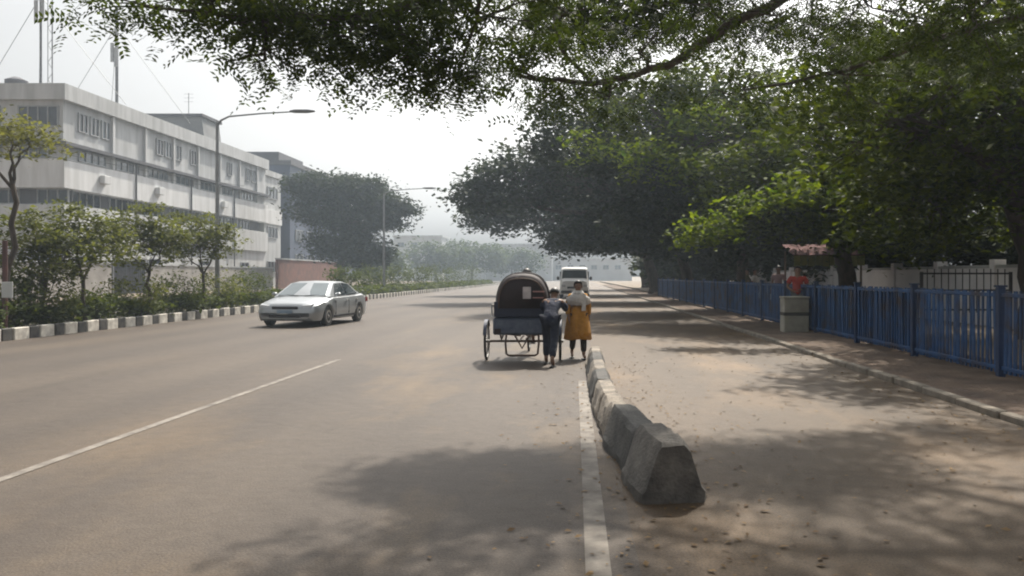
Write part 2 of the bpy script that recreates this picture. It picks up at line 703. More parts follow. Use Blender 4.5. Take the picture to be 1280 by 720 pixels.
near_blobs = [
    PB(265, -8, 5.5, .6, .4, .20, 26), PB(340, 2, 5.6, .6, .45, .26, 34), PB(430, 0, 5.8, .7, .5, .30, 46), PB(520, 5, 5.9, .7, .5, .34, 50),
    PB(440, 52, 5.8, .5, .35, .14, 18), PB(330, 78, 5.7, .32, .25, .05, 7), PB(510, 78, 6.0, .42, .35, .17, 20), PB(585, 100, 6.3, .35, .35, .14, 16),
    PB(610, 20, 6.3, .7, .6, .40, 54), PB(185, 8, 5.5, .35, .3, .09, 8), PB(380, 35, 5.7, .6, .3, .12, 16), PB(300, 30, 5.6, .5, .3, .10, 12),
    PB(650, 85, 7.4, .6, .6, .30, 34), PB(720, 15, 7.6, .9, .8, .45, 40), PB(800, 60, 8.0, .8, .8, .4, 20), PB(760, 125, 8.4, .7, .7, .3, 20), PB(880, 5, 8.2, .9, .8, .4, 20),
    PB(970, 20, 8.0, .9, .9, .4, 16), PB(1090, 10, 8.2, 1.0, 1.0, .5, 44), PB(1220, 20, 8.0, .9, 1.1, .7, 70), PB(930, 110, 9.2, .9, .8, .35, 14), PB(1060, 95, 9.5, 1.0, .8, .4, 40),
    # farther layer, which throws the shade on the road in front of us
    PB(735, 20, 10.4, .9, .8, .45, 60), PB(810, 0, 10.6, 1.0, .9, .6, 60), PB(900, 35, 11.2, .9, .7, .4, 30), PB(1020, 45, 11.6, 1.0, .6, .4, 34), PB(1170, 60, 12.0, 1.2, .9, .5, 50),
    PB(820, -60, 11.0, 1.2, 1.0, .5, 60), PB(980, -60, 11.6, 1.2, 1.0, .5, 56),
    # crown overhead, out of the frame
    ((0.4, 6.4, 5.2), (1.2, 1.0, .5), 40), ((2.6, 8.0, 5.8), (1.6, 1.3, .7), 60), ((4.6, 8.4, 5.8), (1.6, 1.6, .9), 70), ((6.6, 8.0, 6.0), (1.6, 1.6, 1.0), 70), ((2.4, 6.0, 5.6), (1.4, 1.0, .6), 40),
]
FK = Vector((7.2, 6.6, 3.2))
near_boughs = [
    ([FK, at(1190, -30, 8.5), at(1010, -15, 8.4), at(910, 30, 8.3), at(835, 82, 8.2), at(740, 105, 8.0), at(650, 95, 7.4)], .085, .018),
    ([FK, Vector((3.6, 7.0, 4.9)), at(760, -70, 6.6), at(600, -20, 6.1), at(470, 20, 5.8), at(330, 25, 5.6), at(200, 10, 5.5)], .075, .010),
    ([FK, Vector((5.2, 8.6, 5.0)), at(1020, -30, 11.2), at(860, 0, 11.0), at(740, 30, 10.7), at(660, 45, 10.5)], .085, .016),
    ([FK, Vector((6.2, 8.2, 4.6)), at(1200, 40, 9.6), at(1050, 90, 9.5), at(930, 112, 9.3)], .06, .012),
    ([FK, Vector((6.4, 7.4, 5.4)), (2.8, 7.6, 5.7), (.4, 6.4, 5.3)], .08, .02),
    ([at(740, 105, 8.0), at(700, 60, 7.7), at(690, 15, 7.5)], .024, .010),
    ([at(600, -20, 6.1), at(590, 40, 6.2), at(570, 95, 6.3)], .020, .008),
]
make_tree('rain_tree', (7.9, 6.2, 0.2), 'overhanging tree whose feathery boughs cross the top of the view, trunk off to the right', 'tree', (7.2, 6.6, 3.3), [(c, r, max(5, int(n * (.70 if c.x < .3 and c.y < 8 else (2.1 if c.y > 10 or c.z > 5.1 else .85))))) for c, r, n in [(Vector(b[0]), b[1], b[2]) for b in near_blobs]], .30, L_near, .052,
          group=None, clump_r=.30, per_clump=11, mode='spray', flat=.5, boughs=near_boughs)

# ------------------------------------------------------------------ street trees along the fence
G_ST = 'big trees behind the blue fence'


def street_tree(base, label, fork, blobs, tr, leafm, leaf, clump_r, per, bright=None, name='street_tree'):
    t = make_tree(name, base, label, 'tree', fork, blobs, tr, leafm, leaf, group=G_ST, clump_r=clump_r, per_clump=per, shell=.3)
    if bright:
        VV, QQ, off = [], [], 0
        for (c, r, nc) in bright:
            cl = in_blob(nc, c, r, .1)
            P = np.repeat(cl, 22, 0) + npr.normal(size=(nc * 22, 3)) * np.array([.24, .24, .12])
            V, Q = leaves(P, leaf * .9)
            VV.append(V)
            QQ.append(Q + off)
            off += len(V)
        link('sunlit_foliage', np_mesh('sunlit_foliage', np.concatenate(VV) - np.array(base), np.concatenate(QQ), L_bright), t)  # clumps coloured as if the sun shone through them
    return t


street_tree((10.2, 17.5, .2), 'large dark green tree nearest on the right, crown down to the fence top', (9.6, 17.2, 3.6),
            [((9.5, 17, 5.2), (3.4, 3.6, 2.3), 190), ((6.4, 16, 4.7), (2.2, 2.6, 1.5), 120), ((10.0, 14.5, 6.2), (2.6, 2.4, 1.4), 100), ((11.5, 19.5, 4.6), (3, 3, 2.4), 150),
             ((8.3, 19.5, 3.6), (2.3, 2.0, 1.4), 110), ((10.6, 16.5, 3.6), (2.6, 2.6, 1.5), 120), ((9.2, 17.5, 7.0), (2.6, 2.6, 1.1), 60)],
            .36, L_mid, .17, .62, 46, [(at(1010, 95, 15.5), (1.3, .8, .5), 14), (at(1110, 70, 15), (1.2, .8, .5), 14), (at(895, 283, 19.6), (.75, .6, .28), 22), (at(935, 255, 19.6), (.6, .5, .28), 14), (at(865, 298, 19.3), (.45, .4, .14), 12)])
street_tree((9.6, 27.5, .2), 'spreading tree with yellow green lower boughs above the red shirted person', (9.0, 27.2, 3.4),
            [((8.6, 27, 6.0), (3.6, 3.6, 3.0), 200), ((5.6, 31, 7.8), (3.2, 3, 2.2), 150), ((5.6, 24.5, 4.6), (1.9, 1.8, 1.3), 80), ((3.0, 32, 8.4), (2.7, 2.4, 1.7), 100),
             ((11.5, 28, 4.6), (3, 3, 3), 140), ((7.8, 25, 3.7), (2.4, 2, 1.4), 110), ((6.4, 28, 4.2), (2.6, 2, 1.5), 90)],
            .34, L_mid, .21, .78, 44, [(at(830, 200, 27), (1.8, 1.0, .8), 46), (at(880, 150, 27), (1.6, .9, .6), 26), (at(740, 185, 28), (1.1, .9, .7), 20), (at(1000, 235, 20), (1.0, .7, .4), 16), (at(1080, 200, 19), (1.0, .7, .5), 14)])
street_tree((8.6, 39, .2), 'tall tree in the middle of the row, hazy crown reaching out over the road', (8.0, 39, 3.4),
            [((7.6, 39, 7.0), (3.8, 3.8, 3.8), 180), ((3.6, 38, 8.0), (3.4, 3.6, 2.8), 150), ((0.2, 38, 8.6), (2.8, 3.2, 2.0), 110), ((10.5, 40, 6), (3.4, 3.4, 3.4), 130),
             ((4.4, 37, 4.3), (2.8, 2.2, 1.4), 100), ((8.5, 37, 4.0), (3.0, 2.2, 1.7), 100)],
            .36, L_dark, .27, .95, 42)
street_tree((7.6, 52, .2), 'broad dark tree whose crown leans left towards the open sky', (6.8, 52, 3.4),
            [((5.2, 52, 8.0), (4.4, 4.4, 4.2), 210), ((0.6, 51, 8.2), (3.6, 4, 2.9), 160), ((-3.6, 50, 7.6), (2.7, 3, 2.0), 110), ((-6.0, 50, 6.6), (1.6, 2, 1.1), 46), ((9, 52, 7), (4, 4, 4), 150),
             ((2.4, 50, 4.4), (3.0, 2.6, 1.3), 100), ((6.6, 50, 4.2), (3.0, 2.6, 1.6), 110)],
            .42, L_dark, .33, 1.1, 42)
street_tree((7.2, 70, .2), 'far dark tree with a thick trunk at the end of the blue fence', (6.4, 70, 3.4),
            [((4.6, 70, 9.0), (5.2, 5, 5.0), 200), ((-1.0, 69, 8.0), (4.0, 4, 3.3), 140), ((-6.4, 68, 6.9), (3.0, 3, 2.0), 100), ((10, 70, 7), (4.4, 4, 4.5), 150), ((1.0, 68, 4.6), (4.0, 3, 1.3), 100)],
            .55, L_dark, .42, 1.35, 40)
street_tree((8.6, 95, .2), 'farthest tree of the row, grey with haze behind the van', (7.8, 95, 4),
            [((6, 95, 9), (6, 5, 5), 150), ((0, 94, 7.6), (4.6, 4, 3.2), 110), ((13, 95, 8), (6, 5, 6), 130)],
            .5, L_dark, .55, 1.7, 34)
street_tree((17.0, 31, .2), 'tree standing further back beyond the pale boundary wall, filling the right edge', (16.6, 31, 4),
            [((15.5, 31, 6.0), (4.0, 3.6, 3.8), 170), ((19.5, 30, 6.4), (4.0, 3.6, 3.6), 150), ((13.5, 33, 7.6), (3.4, 3, 3), 110), ((17, 30, 9.5), (5, 4, 2.4), 120)],
            .4, L_mid, .27, .95, 40)

for i, (x, y, h, w, lab) in enumerate(((15.5, 24.5, 6.5, 3.0, 'dense dark tree behind the pale wall, nearest the right edge'), (20.5, 34, 8, 4.2, 'dense tree behind the pale wall, half hidden by the tree before it'),
        (14.5, 37, 7, 3.6, 'dense dark tree behind the stall awning'), (14, 48, 8, 4.2, 'dense tree behind the pale wall past the stall'), (13, 62, 8, 4.4, 'dense hazy tree behind the far part of the fence'),
        (12, 80, 8.5, 5, 'dense hazy tree closing the lane at the far end'), (21, 22, 7, 3.6, 'dense tree at the right edge behind the metal grille'))):
    make_tree('dense_tree', (x, y, .2), lab, 'tree', (x, y, 2.0), [((x - w * .3, y, h * .36), (w * .8, w * .7, h * .30), 120), ((x + w * .35, y + .5, h * .42), (w * .8, w * .7, h * .34), 110), ((x, y, h * .72), (w * .8, w * .7, h * .28), 100)],
              .22, L_dark, .16 + .006 * y, group='dense trees behind the pale wall', clump_r=.55 + .012 * y, per_clump=40)

# ------------------------------------------------------------------ median shrubs, small trees and hedge
G_MT = 'small trees on the median'
make_tree('median_tree', (-14.5 * 1.02, 21.0, .2), 'slender olive crowned tree with a forked trunk at the left edge', 'tree', (-14.75, 21.0, 4.0),
          [((-15.9, 21.2, 5.2), (1.0, .9, .5), 26), ((-14.2, 20.8, 5.1), (.9, .9, .45), 22), ((-14.9, 21, 5.5), (1.2, 1, .35), 20)], .085, L_olive, .13, M_bark, G_MT, .4, 30)
for bx, D, px, top, w, n, lab in (
        (-15.6, 22.5, 55, 258, 1.1, 60, 'leafy small tree beside the marker post at the left edge'),
        (-15.4, 23.8, 108, 250, 1.0, 60, 'small tree with an upright dark stem, second from the left edge'),
        (-15.3, 27.5, 222, 252, 1.15, 76, 'round crowned small tree left of the street lamp'),
        (-15.3, 31.5, 268, 262, 1.35, 80, 'dark crowned small tree just behind the street lamp pole')):
    X = (px - VX) / F * D
    X = min(X, -14.6)
    zt = CAM_H + (VY - top) / F * D
    make_tree('median_tree', (X, D, .2), lab, 'tree', (X, D, zt * .42),
              [((X - .3, D, zt - .9), (w * 1.05, w * .8, .8), n), ((X + .55, D + .2, zt - 1.25), (w * .8, w * .7, .7), n // 2), ((X - .6, D - .2, zt - 1.8), (w * .9, w * .7, .6), n // 3)],
              .07, L_bush, .14, M_bark, G_MT, .36, 30)


def bush(name, loc, r, h, n, label, cat, leafm, leaf, group):
    root = thing(name, loc, label, cat, group)
    st = MB()
    for k in range(6):
        a = rng.uniform(0, 6.28)
        e = (math.cos(a) * r * .6, math.sin(a) * r * .6, h * rng.uniform(.6, .9))
        st.tube(bend((0, 0, -.05), e, 3, .1), taper(.02, .006, 3), 4, cap=False)
    st.build('stems', M_bark, root)
    cl = in_blob(n, (0, 0, h * .55), (r, r, h * .48), .3)
    P = np.repeat(cl, 26, 0) + npr.normal(size=(n * 26, 3)) * np.array([.11, .11, .08]) * (r / .6)
    V, Q = leaves(P, leaf, .3)
    link('foliage', np_mesh('foliage', V, Q, leafm), root)
    return root


for i, (px, D, r, h, lab) in enumerate((
        (20, 21.6, .75, 1.5, 'low bush at the foot of the marker post'), (72, 22.2, .8, 1.7, 'bushy shrub under the leafy small tree by the marker post'),
        (150, 24.5, .7, .9, 'shrub on the median in front of the dark gate'), (215, 27.2, .9, 1.4, 'shrub under the round crowned small tree'),
        (252, 29.6, .9, 1.35, 'shrub just left of the lamp pole foot'), (300, 33.5, 1.0, 1.45, 'shrub between the lamp pole and the silver car'),
        (330, 36.5, 1.0, 1.5, 'shrub directly behind the silver car roof'))):
    bush('median_shrub', (min((px - VX) / F * D, -14.8), D, .18), r * 1.1, h * 1.1, 64, lab, 'shrub', L_bush if i % 2 else L_hedge, .10, 'shrubs on the median')

# hedge: one clipped hedge along the kerb
hr = thing('hedge', (-14.9, 50, .18), 'long low clipped hedge running along the black and white kerb', 'hedge')
N = 26000
t = npr.uniform(0, 1, N)
yy = 17 + (140 - 17) * t ** 1.7
hh = .62 + .10 * np.sin(yy * 1.3) + .08 * np.sin(yy * 3.7 + 1)
fac = npr.uniform(0, 1, N)
P = np.stack([npr.normal(0, .34, N), yy - 50, hh * np.sqrt(fac)], 1)
V, Q = leaves(P, .16, .5)
sc = (0.7 + yy / 60.0)
V = (V.reshape(-1, 4, 3) - P[:, None, :]) * sc[:, None, None] + P[:, None, :]
link('foliage', np_mesh('foliage', V.reshape(-1, 3), Q, L_hedge), hr)
hm = MB()
for k in range(60):
    y = 17.5 + k * 1.0
    for d in (-.15, .15):
        hm.tube([(d, y - 50 + rng.uniform(-.2, .2), -.1), (d + rng.uniform(-.1, .1), y - 50, .45)], .012, 4)
hm.build('stems', M_bark, hr)['kind'] = 'stuff'

# far bushes on the median towards the bend
for i, (px, D, r, h) in enumerate(((440, 58, 1.3, 2.0), (470, 66, 1.4, 2.1), (500, 78, 1.6, 2.3), (530, 92, 1.8, 2.5), (556, 108, 2.0, 2.8), (585, 128, 2.3, 3.2))):
    bush('median_shrub', ((px - VX) / F * D - .6, D, .18), r, h, 40, '%s of the far median shrubs beyond the silver car' % ('nearest', 'second nearest', 'third nearest', 'fourth nearest', 'fifth nearest', 'farthest')[i], 'shrub', L_hedge, .22, 'shrubs on the median')

# big hazy tree beyond the far carriageway, and far trees
make_tree('rain_tree', (-27.5, 94, .1), 'wide hazy tree beside the dark slab building, crown pointing right', 'tree', (-27.2, 94, 5),
          [((-30.2, 95, 12.2), (4.4, 4, 1.6), 130), ((-26, 93, 11.7), (4.8, 4, 1.5), 130), ((-22.6, 92, 10.2), (3.4, 3, 1.1), 80), ((-20.0, 92, 9.0), (2.2, 2, .6), 40), ((-29, 93, 9.2), (4.2, 4, 1.7), 120),
           ((-25, 92, 8.2), (4.6, 4, 1.5), 120), ((-21.6, 92, 7.6), (2.0, 2, .7), 30), ((-27, 92, 5.4), (4.0, 4, 2.2), 130), ((-24, 91, 4.0), (3.0, 3, 2.2), 90)],
          .5, L_dark, .42, clump_r=1.3, per_clump=44)
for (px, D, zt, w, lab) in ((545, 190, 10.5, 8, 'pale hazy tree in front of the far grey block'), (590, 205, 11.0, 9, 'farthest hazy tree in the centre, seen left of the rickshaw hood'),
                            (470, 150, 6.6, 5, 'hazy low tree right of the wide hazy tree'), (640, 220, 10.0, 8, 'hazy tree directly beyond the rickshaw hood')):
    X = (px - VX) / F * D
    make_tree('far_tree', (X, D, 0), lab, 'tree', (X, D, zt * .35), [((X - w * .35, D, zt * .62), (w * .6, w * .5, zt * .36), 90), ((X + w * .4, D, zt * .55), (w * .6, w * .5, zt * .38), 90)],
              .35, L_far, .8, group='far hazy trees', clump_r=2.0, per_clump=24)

# ------------------------------------------------------------------ buildings
M_bw = mat('pale_render', (0.60, 0.605, 0.61), (0.42, 0.42, 0.415), rough=.9, scale=.8, detail=8, bump=.1, stretch=(1.6, 1.6, .22))
M_bg = mat('grey_render', (0.52, 0.53, 0.535), (0.34, 0.345, 0.345), rough=.9, scale=.7, detail=8, bump=.1, stretch=(1.6, 1.6, .22))
M_bwh = mat('white_band_paint', (0.70, 0.705, 0.71), (0.52, 0.52, 0.515), rough=.85, scale=.8, detail=8, stretch=(1.6, 1.6, .22))
M_bdk = mat('dark_concrete', (0.13, 0.13, 0.14), (0.09, 0.09, 0.10), rough=.9, scale=.5)
M_win = glass_mat('dark_window_glass', (0.035, 0.04, 0.05))
M_wing = glass_mat('blue_grey_window_glass', (0.09, 0.11, 0.13))
M_frame = mat('window_frame_paint', (0.34, 0.35, 0.36), rough=.6)

BX, B0, B1, BH = -38.0, 59.6, 99.0, 15.6
office = thing('office_building', (BX, B0, 0), 'long white grey office block with stepped floors and rooftop masts', 'building')


def offp(x, y, z):
    return (x - BX, y - B0, z)


def obox(name, x0, x1, y0, y1, z0, z1, m, parent=office, b=None):
    q = MB()
    if b:
        q.cbox(x0 - BX, x1 - BX, y0 - B0, y1 - B0, z0, z1, b)
    else:
        q.box(x0 - BX, x1 - BX, y0 - B0, y1 - B0, z0, z1)
    return q.build(name, m, parent)


obox('wall', -62, BX - .25, B0 + .25, B1, 0, 7.0, M_bw)
obox('wall', -62, BX - .25, B0 + .25, B1, 8.25, 15.0, M_bg)
obox('recess_wall', -61.5, BX - .9, B0 + .9, B1 - .5, 7.0, 8.25, M_bdk)
obox('floor_band', -62.2, BX, B0, B1 + .2, 8.2, 10.35, M_bwh)
obox('floor_band', -62.2, BX, B0, B1 + .2, 4.6, 6.9, M_bw)
obox('ledge', -62.4, BX + .35, B0 - .35, B1 + .3, 11.35, 11.6, M_bdk)
obox('parapet', -62.3, BX + .12, B0 - .12, B1 + .25, 14.75, BH + .35, M_bg)


def window(parent, face, a0, a1, z0, z1, plane, mull=1, org=(BX, B0), glass=None):
    """face 'x': facade plane x=plane (outside +x), spans y a0..a1 ; face 'y': plane y=plane (outside -y), spans x a0..a1"""
    ox, oy = org
    w = MB()
    p = MB()
    t = .09
    def bb(mb, u0, u1, v0, v1, d0, d1):
        if face == 'x':
            mb.box(plane + d0 - ox, plane + d1 - ox, u0 - oy, u1 - oy, v0, v1)
        else:
            mb.box(u0 - ox, u1 - ox, plane - d1 - oy, plane - d0 - oy, v0, v1)
    bb(w, a0, a1, z0, z0 + t, 0.002, .12)
    bb(w, a0, a1, z1 - t, z1, 0.002, .12)
    for k in range(mull + 2):
        u = a0 + (a1 - a0 - t) * k / (mull + 1)
        bb(w, u, u + t, z0 + t, z1 - t, 0.002, .115)
    f = w.build('window', M_frame, parent)
    bb(p, a0 + t * .5, a1 - t * .5, z0 + t * .5, z1 - t * .5, 0.004, .045)
    p.build('pane', glass or M_win, f)
    return f


# end wall towards the viewer
window(office, 'y', -41.6, -38.55, 12.75, 14.35, B0 + .25, 3)
window(office, 'y', -46.4, -42.9, 12.75, 14.35, B0 + .25, 3)
for x in (-40.6, -44.3, -48.0):
    window(office, 'y', x, x + 2.4, 7.05, 8.2, B0 + .9, 2)
for x in (-41.5, -45.0):
    window(office, 'y', x, x + 2.2, 10.42, 11.3, B0 + .25, 2, glass=M_wing)
for x in (-40.9, -44.5, -48.0):
    window(office, 'y', x, x + 2.0, 1.2, 3.0, B0 + .25, 1)
# long facade
y = B0 + 2.0
k = 0
while y < B1 - 3:
    if k % 3 != 1:
        for d in (0, 1.5, 3.0):
            if rng.random() > .2:
                window(office, 'x', y + d, y + d + 1.15, 12.7, 14.2, BX - .25, 1, glass=rng.choice((M_win, M_wing)))
    window(office, 'x', y, y + 3.6, 10.42, 11.3, BX - .25, 3, glass=M_wing)
    window(office, 'x', y + .2, y + 3.9, 7.05, 8.2, BX - .9, 3)
    if k % 2 == 0:
        window(office, 'x', y, y + 2.2, 1.2, 3.2, BX - .25, 1)
    q = MB()
    q.box(BX - .25 - BX + .003, BX - BX - .02, y + 4.35 - B0, y + 4.65 - B0, 10.36, 14.74)
    q.build('pilaster', M_bw, office)
    y += 5.0
    k += 1
for j, yy_ in enumerate((64.0, 72.5, 86.0)):
    q = MB()
    q.cbox(.02, .42, yy_ - B0, yy_ + .9 - B0, 9.0, 9.65, .03)
    q.build('air_conditioner', M_bwh, office)
for yy_ in (69.3, 79.3, 89.3):
    q = MB()
    q.tube([(.06, yy_ - B0, .1), (.06, yy_ - B0, 11.3)], .07, 6)
    q.build('drainpipe', M_bdk, office)
q = MB(); q.tube([(-6, 3.5, 15.2), (-6, 3.5, 17.0), (-6, 3.5, 17.25)], [.8, .8, .3], 14); q.build('water_tank', M_bdk, office, True)
# rooftop stair house: grey gabled end
sh = MB()
sh.prism([(-46.6 - BX, 15.3), (-37.9 - BX, 15.3), (-38.2 - BX, 17.9), (-46.6 - BX, 17.9)], 'y', 82 - B0, 86 - B0)
shh = sh.build('rooftop_room', mat('rooftop_grey', (0.27, .275, .28), (.2, .205, .21), rough=.9, scale=.5), office)
sr = MB()
sr.box(-46.9 - BX, -38.0 - BX, 81.7 - B0, 86.3 - B0, 17.9, 18.2)
sr.build('roof_slab', M_bdk, shh)

# far end of the office steps down to the right: lower wing
wing = thing('office_wing', (-38.6, 99.6, 0), 'lower wing continuing the white grey office block towards the dark slab', 'building')
q = MB(); q.box(-14, 0, 0, 5.5, 0, 14.2); q.build('wall', M_bg, wing)
q = MB(); q.box(-14.1, .15, -.1, 5.6, 8.2, 10.0); q.build('floor_band', M_bwh, wing)
q = MB(); q.box(-14.1, .2, -.15, 5.6, 14.2, 14.9); q.build('parapet', M_bg, wing)
for z in (2, 6.4, 11.4):
    window(wing, 'x', 100.4, 103.8, z, z + 1.5, -38.6, 2, org=(-38.6, 99.6))

M_slab = mat('blue_grey_slab', (0.075, 0.095, 0.145), (0.058, 0.075, 0.115), rough=.7, scale=.3)
slab = thing('slab_building', (-38.4, 108, 0), 'dark blue grey slab building behind the wide hazy tree', 'building')
q = MB(); q.box(-16, 0, 0, 26, 0, 16.6); q.build('wall', M_slab, slab)
q = MB(); q.box(-16.2, .2, -.2, 26.2, 16.6, 17.2); q.build('parapet', M_bdk, slab)
q = MB(); q.box(-12, -3, 4, 14, 17.2, 19.0); q.build('rooftop_room', M_bdk, slab)
for z in (3, 6.4, 9.8, 13.2):
    for j in range(5):
        window(slab, 'x', 110 + j * 4.8, 113 + j * 4.8, z, z + 1.6, -38.4, 1, org=(-38.4, 108))
    for j in range(3):
        window(slab, 'y', -52 + j * 4.6, -49.2 + j * 4.6, z, z + 1.6, 108, 1, org=(-38.4, 108))

M_farb = mat('far_pale_render', (0.5, 0.51, 0.52), (0.40, 0.41, 0.42), rough=.9, scale=.2)
for (px0, px1, D, zt, lab) in ((492, 552, 240, 13.2, 'far grey block of flats left of the hazy trees'), (548, 606, 255, 10.5, 'low pale far building between the hazy trees'),
                               (606, 690, 260, 11.5, 'pale far building rising directly behind the rickshaw'), (690, 790, 270, 7.0, 'long low pale far building behind the white van')):
    x0, x1 = (px0 - VX) / F * D, (px1 - VX) / F * D
    fb = thing('far_building', (x0, D, 0), lab, 'building', 'far buildings in the haze')
    q = MB(); q.box(0, x1 - x0, 0, 14, 0, zt); q.build('wall', M_farb, fb)
    q = MB(); q.box(-.3, x1 - x0 + .3, -.3, 14.3, zt, zt + .6); q.build('parapet', M_bg, fb)
    for z in range(1, int(zt // 3.2)):
        for j in range(int((x1 - x0) // 4)):
            window(fb, 'y', x0 + 1.2 + j * 4, x0 + 3.2 + j * 4, z * 3.2 + .6, z * 3.2 + 2.1, D, 1, org=(x0, D), glass=M_wing)

# boundary wall, gate and signboard across the road
M_bwall = mat('stained_boundary_wall', (0.36, 0.34, 0.31), (0.22, 0.2, 0.18), rough=.9, scale=.8, bump=.2)
bw = thing('boundary_wall', (-34.2, 36, .15), 'pale stained boundary wall in front of the office block', 'wall')
for a, b in ((0, 22.6), (27.4, 54)):
    q = MB(); q.box(0, .3, a, b, 0, 2.3); q.build('wall_panel', M_bwall, bw)
    q = MB(); q.box(-.06, .36, a, b, 2.3, 2.42); q.build('coping', M_bg, bw)
gt = thing('metal_gate', (-34.1, 58.7, .15), 'tall dark metal gate seen behind the median shrubs', 'gate')
for k in range(2):
    q = MB()
    q.box(0, .08, k * 2.4 + .05, k * 2.4 + 2.35, .1, 2.6)
    leaf_o = q.build('gate_leaf', mat('dark_gate_paint', (.05, .05, .055), (.03, .03, .033), rough=.6), gt)
    q = MB()
    for j in range(8):
        q.tube([(.11, k * 2.4 + .2 + j * .28, .15), (.11, k * 2.4 + .2 + j * .28, 2.75)], .02, 5)
    q.build('bars', MATS['dark_gate_paint'], leaf_o)
sg = thing('signboard', (-33.9, 58.4, 2.9), 'plain white signboard on two posts above the dark gate', 'signboard')
q = MB(); q.cbox(.0, .12, .2, 5.2, .0, 1.35, .02); q.build('board', M_bwh, sg)
for yv in (.5, 4.9):
    q = MB(); q.tube([(-.06, yv, -2.75), (-.06, yv, 1.2)], .06, 6); q.build('post', M_frame, sg)
M_brick = mat('red_brick_wall', (0.20, 0.085, 0.06), (0.12, 0.06, 0.045), rough=.9, scale=1.5)
brk = thing('brick_wall', (-34, 91, .1), 'reddish brick boundary wall under the wide hazy tree', 'wall')
q = MB(); q.box(0, .3, 0, 26, 0, 3.4); q.build('wall_panel', M_brick, brk)
q = MB(); q.box(-.08, .38, 0, 26, 3.4, 3.55); q.build('coping', M_bg, brk)

# ------------------------------------------------------------------ masts on the office roof
M_steel = mat('galvanised_steel', (0.22, 0.225, 0.23), (0.14, 0.145, 0.15), rough=.5, metal=.5, scale=5)


def mast(base, h, label, lattice, panels):
    r = thing('radio_mast', base, label, 'mast', 'masts on the office roof')
    q = MB()
    q.tube([(0, 0, -.3), (0, 0, h)], .09 if lattice else .13, 8)
    q.build('pole', M_steel, r)
    if lattice:
        q = MB()
        w = .32
        cs = [(.55, 0), (.55 + w, 0), (.55 + w / 2, w)]
        for c in cs:
            q.tube([(c[0], c[1], -.2), (c[0], c[1], h)], .028, 5)
        z, i = .2, 0
        while z < h - .5:
            a, b = cs[i % 3], cs[(i + 1) % 3]
            q.tube([(a[0], a[1], z), (b[0], b[1], z + .45)], .018, 4)
            z += .45
            i += 1
        q.build('lattice', M_steel, r)
    for (dz, dx) in panels:
        q = MB()
        q.cbox(dx - .14, dx + .14, -.26, -.12, dz, dz + 1.7, .04)
        q.build('antenna_panel', mat('antenna_grey', (.4, .41, .42), rough=.5), r)
    for gx, gy in ((-6.5, 2), (5, 3), (-3.5, 5)):
        q = MB()
        q.tube([(0, 0, h * .85), (gx, gy, .2)], .022, 4)
        q.build('guy_wire', M_steel, r)
    return r


mast(at(51, 96, 62.5).to_tuple()[:2] + (15.4,), 9.5, 'tall lattice braced mast at the left corner of the office roof', True, [(6.0, -.25), (6.2, .25)])
mast(at(146, 130, 70.5).to_tuple()[:2] + (15.4,), 9.8, 'single pole mast with long panel antennas, right of the lattice mast', False, [(4.6, .0), (6.4, .05), (5.0, -.3)])
for i, px in enumerate((132, 240)):
    b = at(px, 140, 76)
    q = MB(); q.tube([(0, 0, 0), (0, 0, 2.6)], .035, 5)
    r = thing('aerial', (min(b.x, -39), 76, 15.6) if px == 132 else (-40.5, 84, 18.2), 'thin short aerial on the parapet near the panel mast' if px == 132 else 'thin short aerial on the rooftop room', 'aerial')
    q.build('rod', M_steel, r)
    q = MB()
    for z in (1.7, 2.1, 2.5):
        q.tube([(-.5, 0, z), (.5, 0, z)], .015, 4)
    q.build('crossbars', M_steel, r)

# ------------------------------------------------------------------ street lamps on the median
M_lp = mat('lamp_post_paint', (0.30, 0.31, 0.32), (0.22, 0.225, 0.23), rough=.5, metal=.3, scale=3)
for i, (D, lab) in enumerate(((33.6, 'nearest street lamp, tall grey pole with a long arm over the road'), (63, 'second street lamp, its head a faint streak beyond the wide hazy tree'))):
    r = thing('street_lamp', (-15.0, D, .18), lab, 'street lamp', 'street lamps on the median')
    q = MB(); q.tube([(0, 0, 0), (0, 0, 1.2), (0, 0, 7.9)], [.11, .10, .06], 8); q.build('pole', M_lp, r, True)
    q = MB(); q.cbox(-.18, .18, -.18, .18, 0, .25, .03); q.build('base', M_lp, r)
    for sx, L in ((1, 3.2),):
        q = MB()
        q.tube([(0, 0, 7.7), (.15 * sx, 0, 7.95), (.5 * sx, 0, 8.12), (L * .6 * sx, 0, 8.25), (L * sx, 0, 8.32)], [.045, .045, .04, .035, .03], 6)
        arm = q.build('arm', M_lp, r, True)
        q = MB()
        q.loft([[(sx * (L - .15 + x), w * math.cos(a), 8.34 + hgt * math.sin(a)) for a in [2 * math.pi * k / 8 for k in range(8)]] for x, w, hgt in ((0, .05, .04), (.2, .13, .08), (.75, .15, .085), (1.05, .06, .04))])
        q.build('lamp_head', mat('lamp_head_grey', (.2, .205, .21), rough=.4), arm, True)

# marker post at the left edge
r = thing('marker_post', (-14.45, 20.3, .2), 'red post with a white plate at the left edge', 'post')
q = MB(); q.tube([(0, 0, 0), (0, 0, 2.3)], .06, 8); q.build('post', mat('faded_red_paint', (.11, .045, .038), (.06, .03, .026), rough=.7), r)
q = MB(); q.cbox(-.02, .26, -.10, -.07, .85, 1.25, .008); q.build('plate', M_bwh, r)

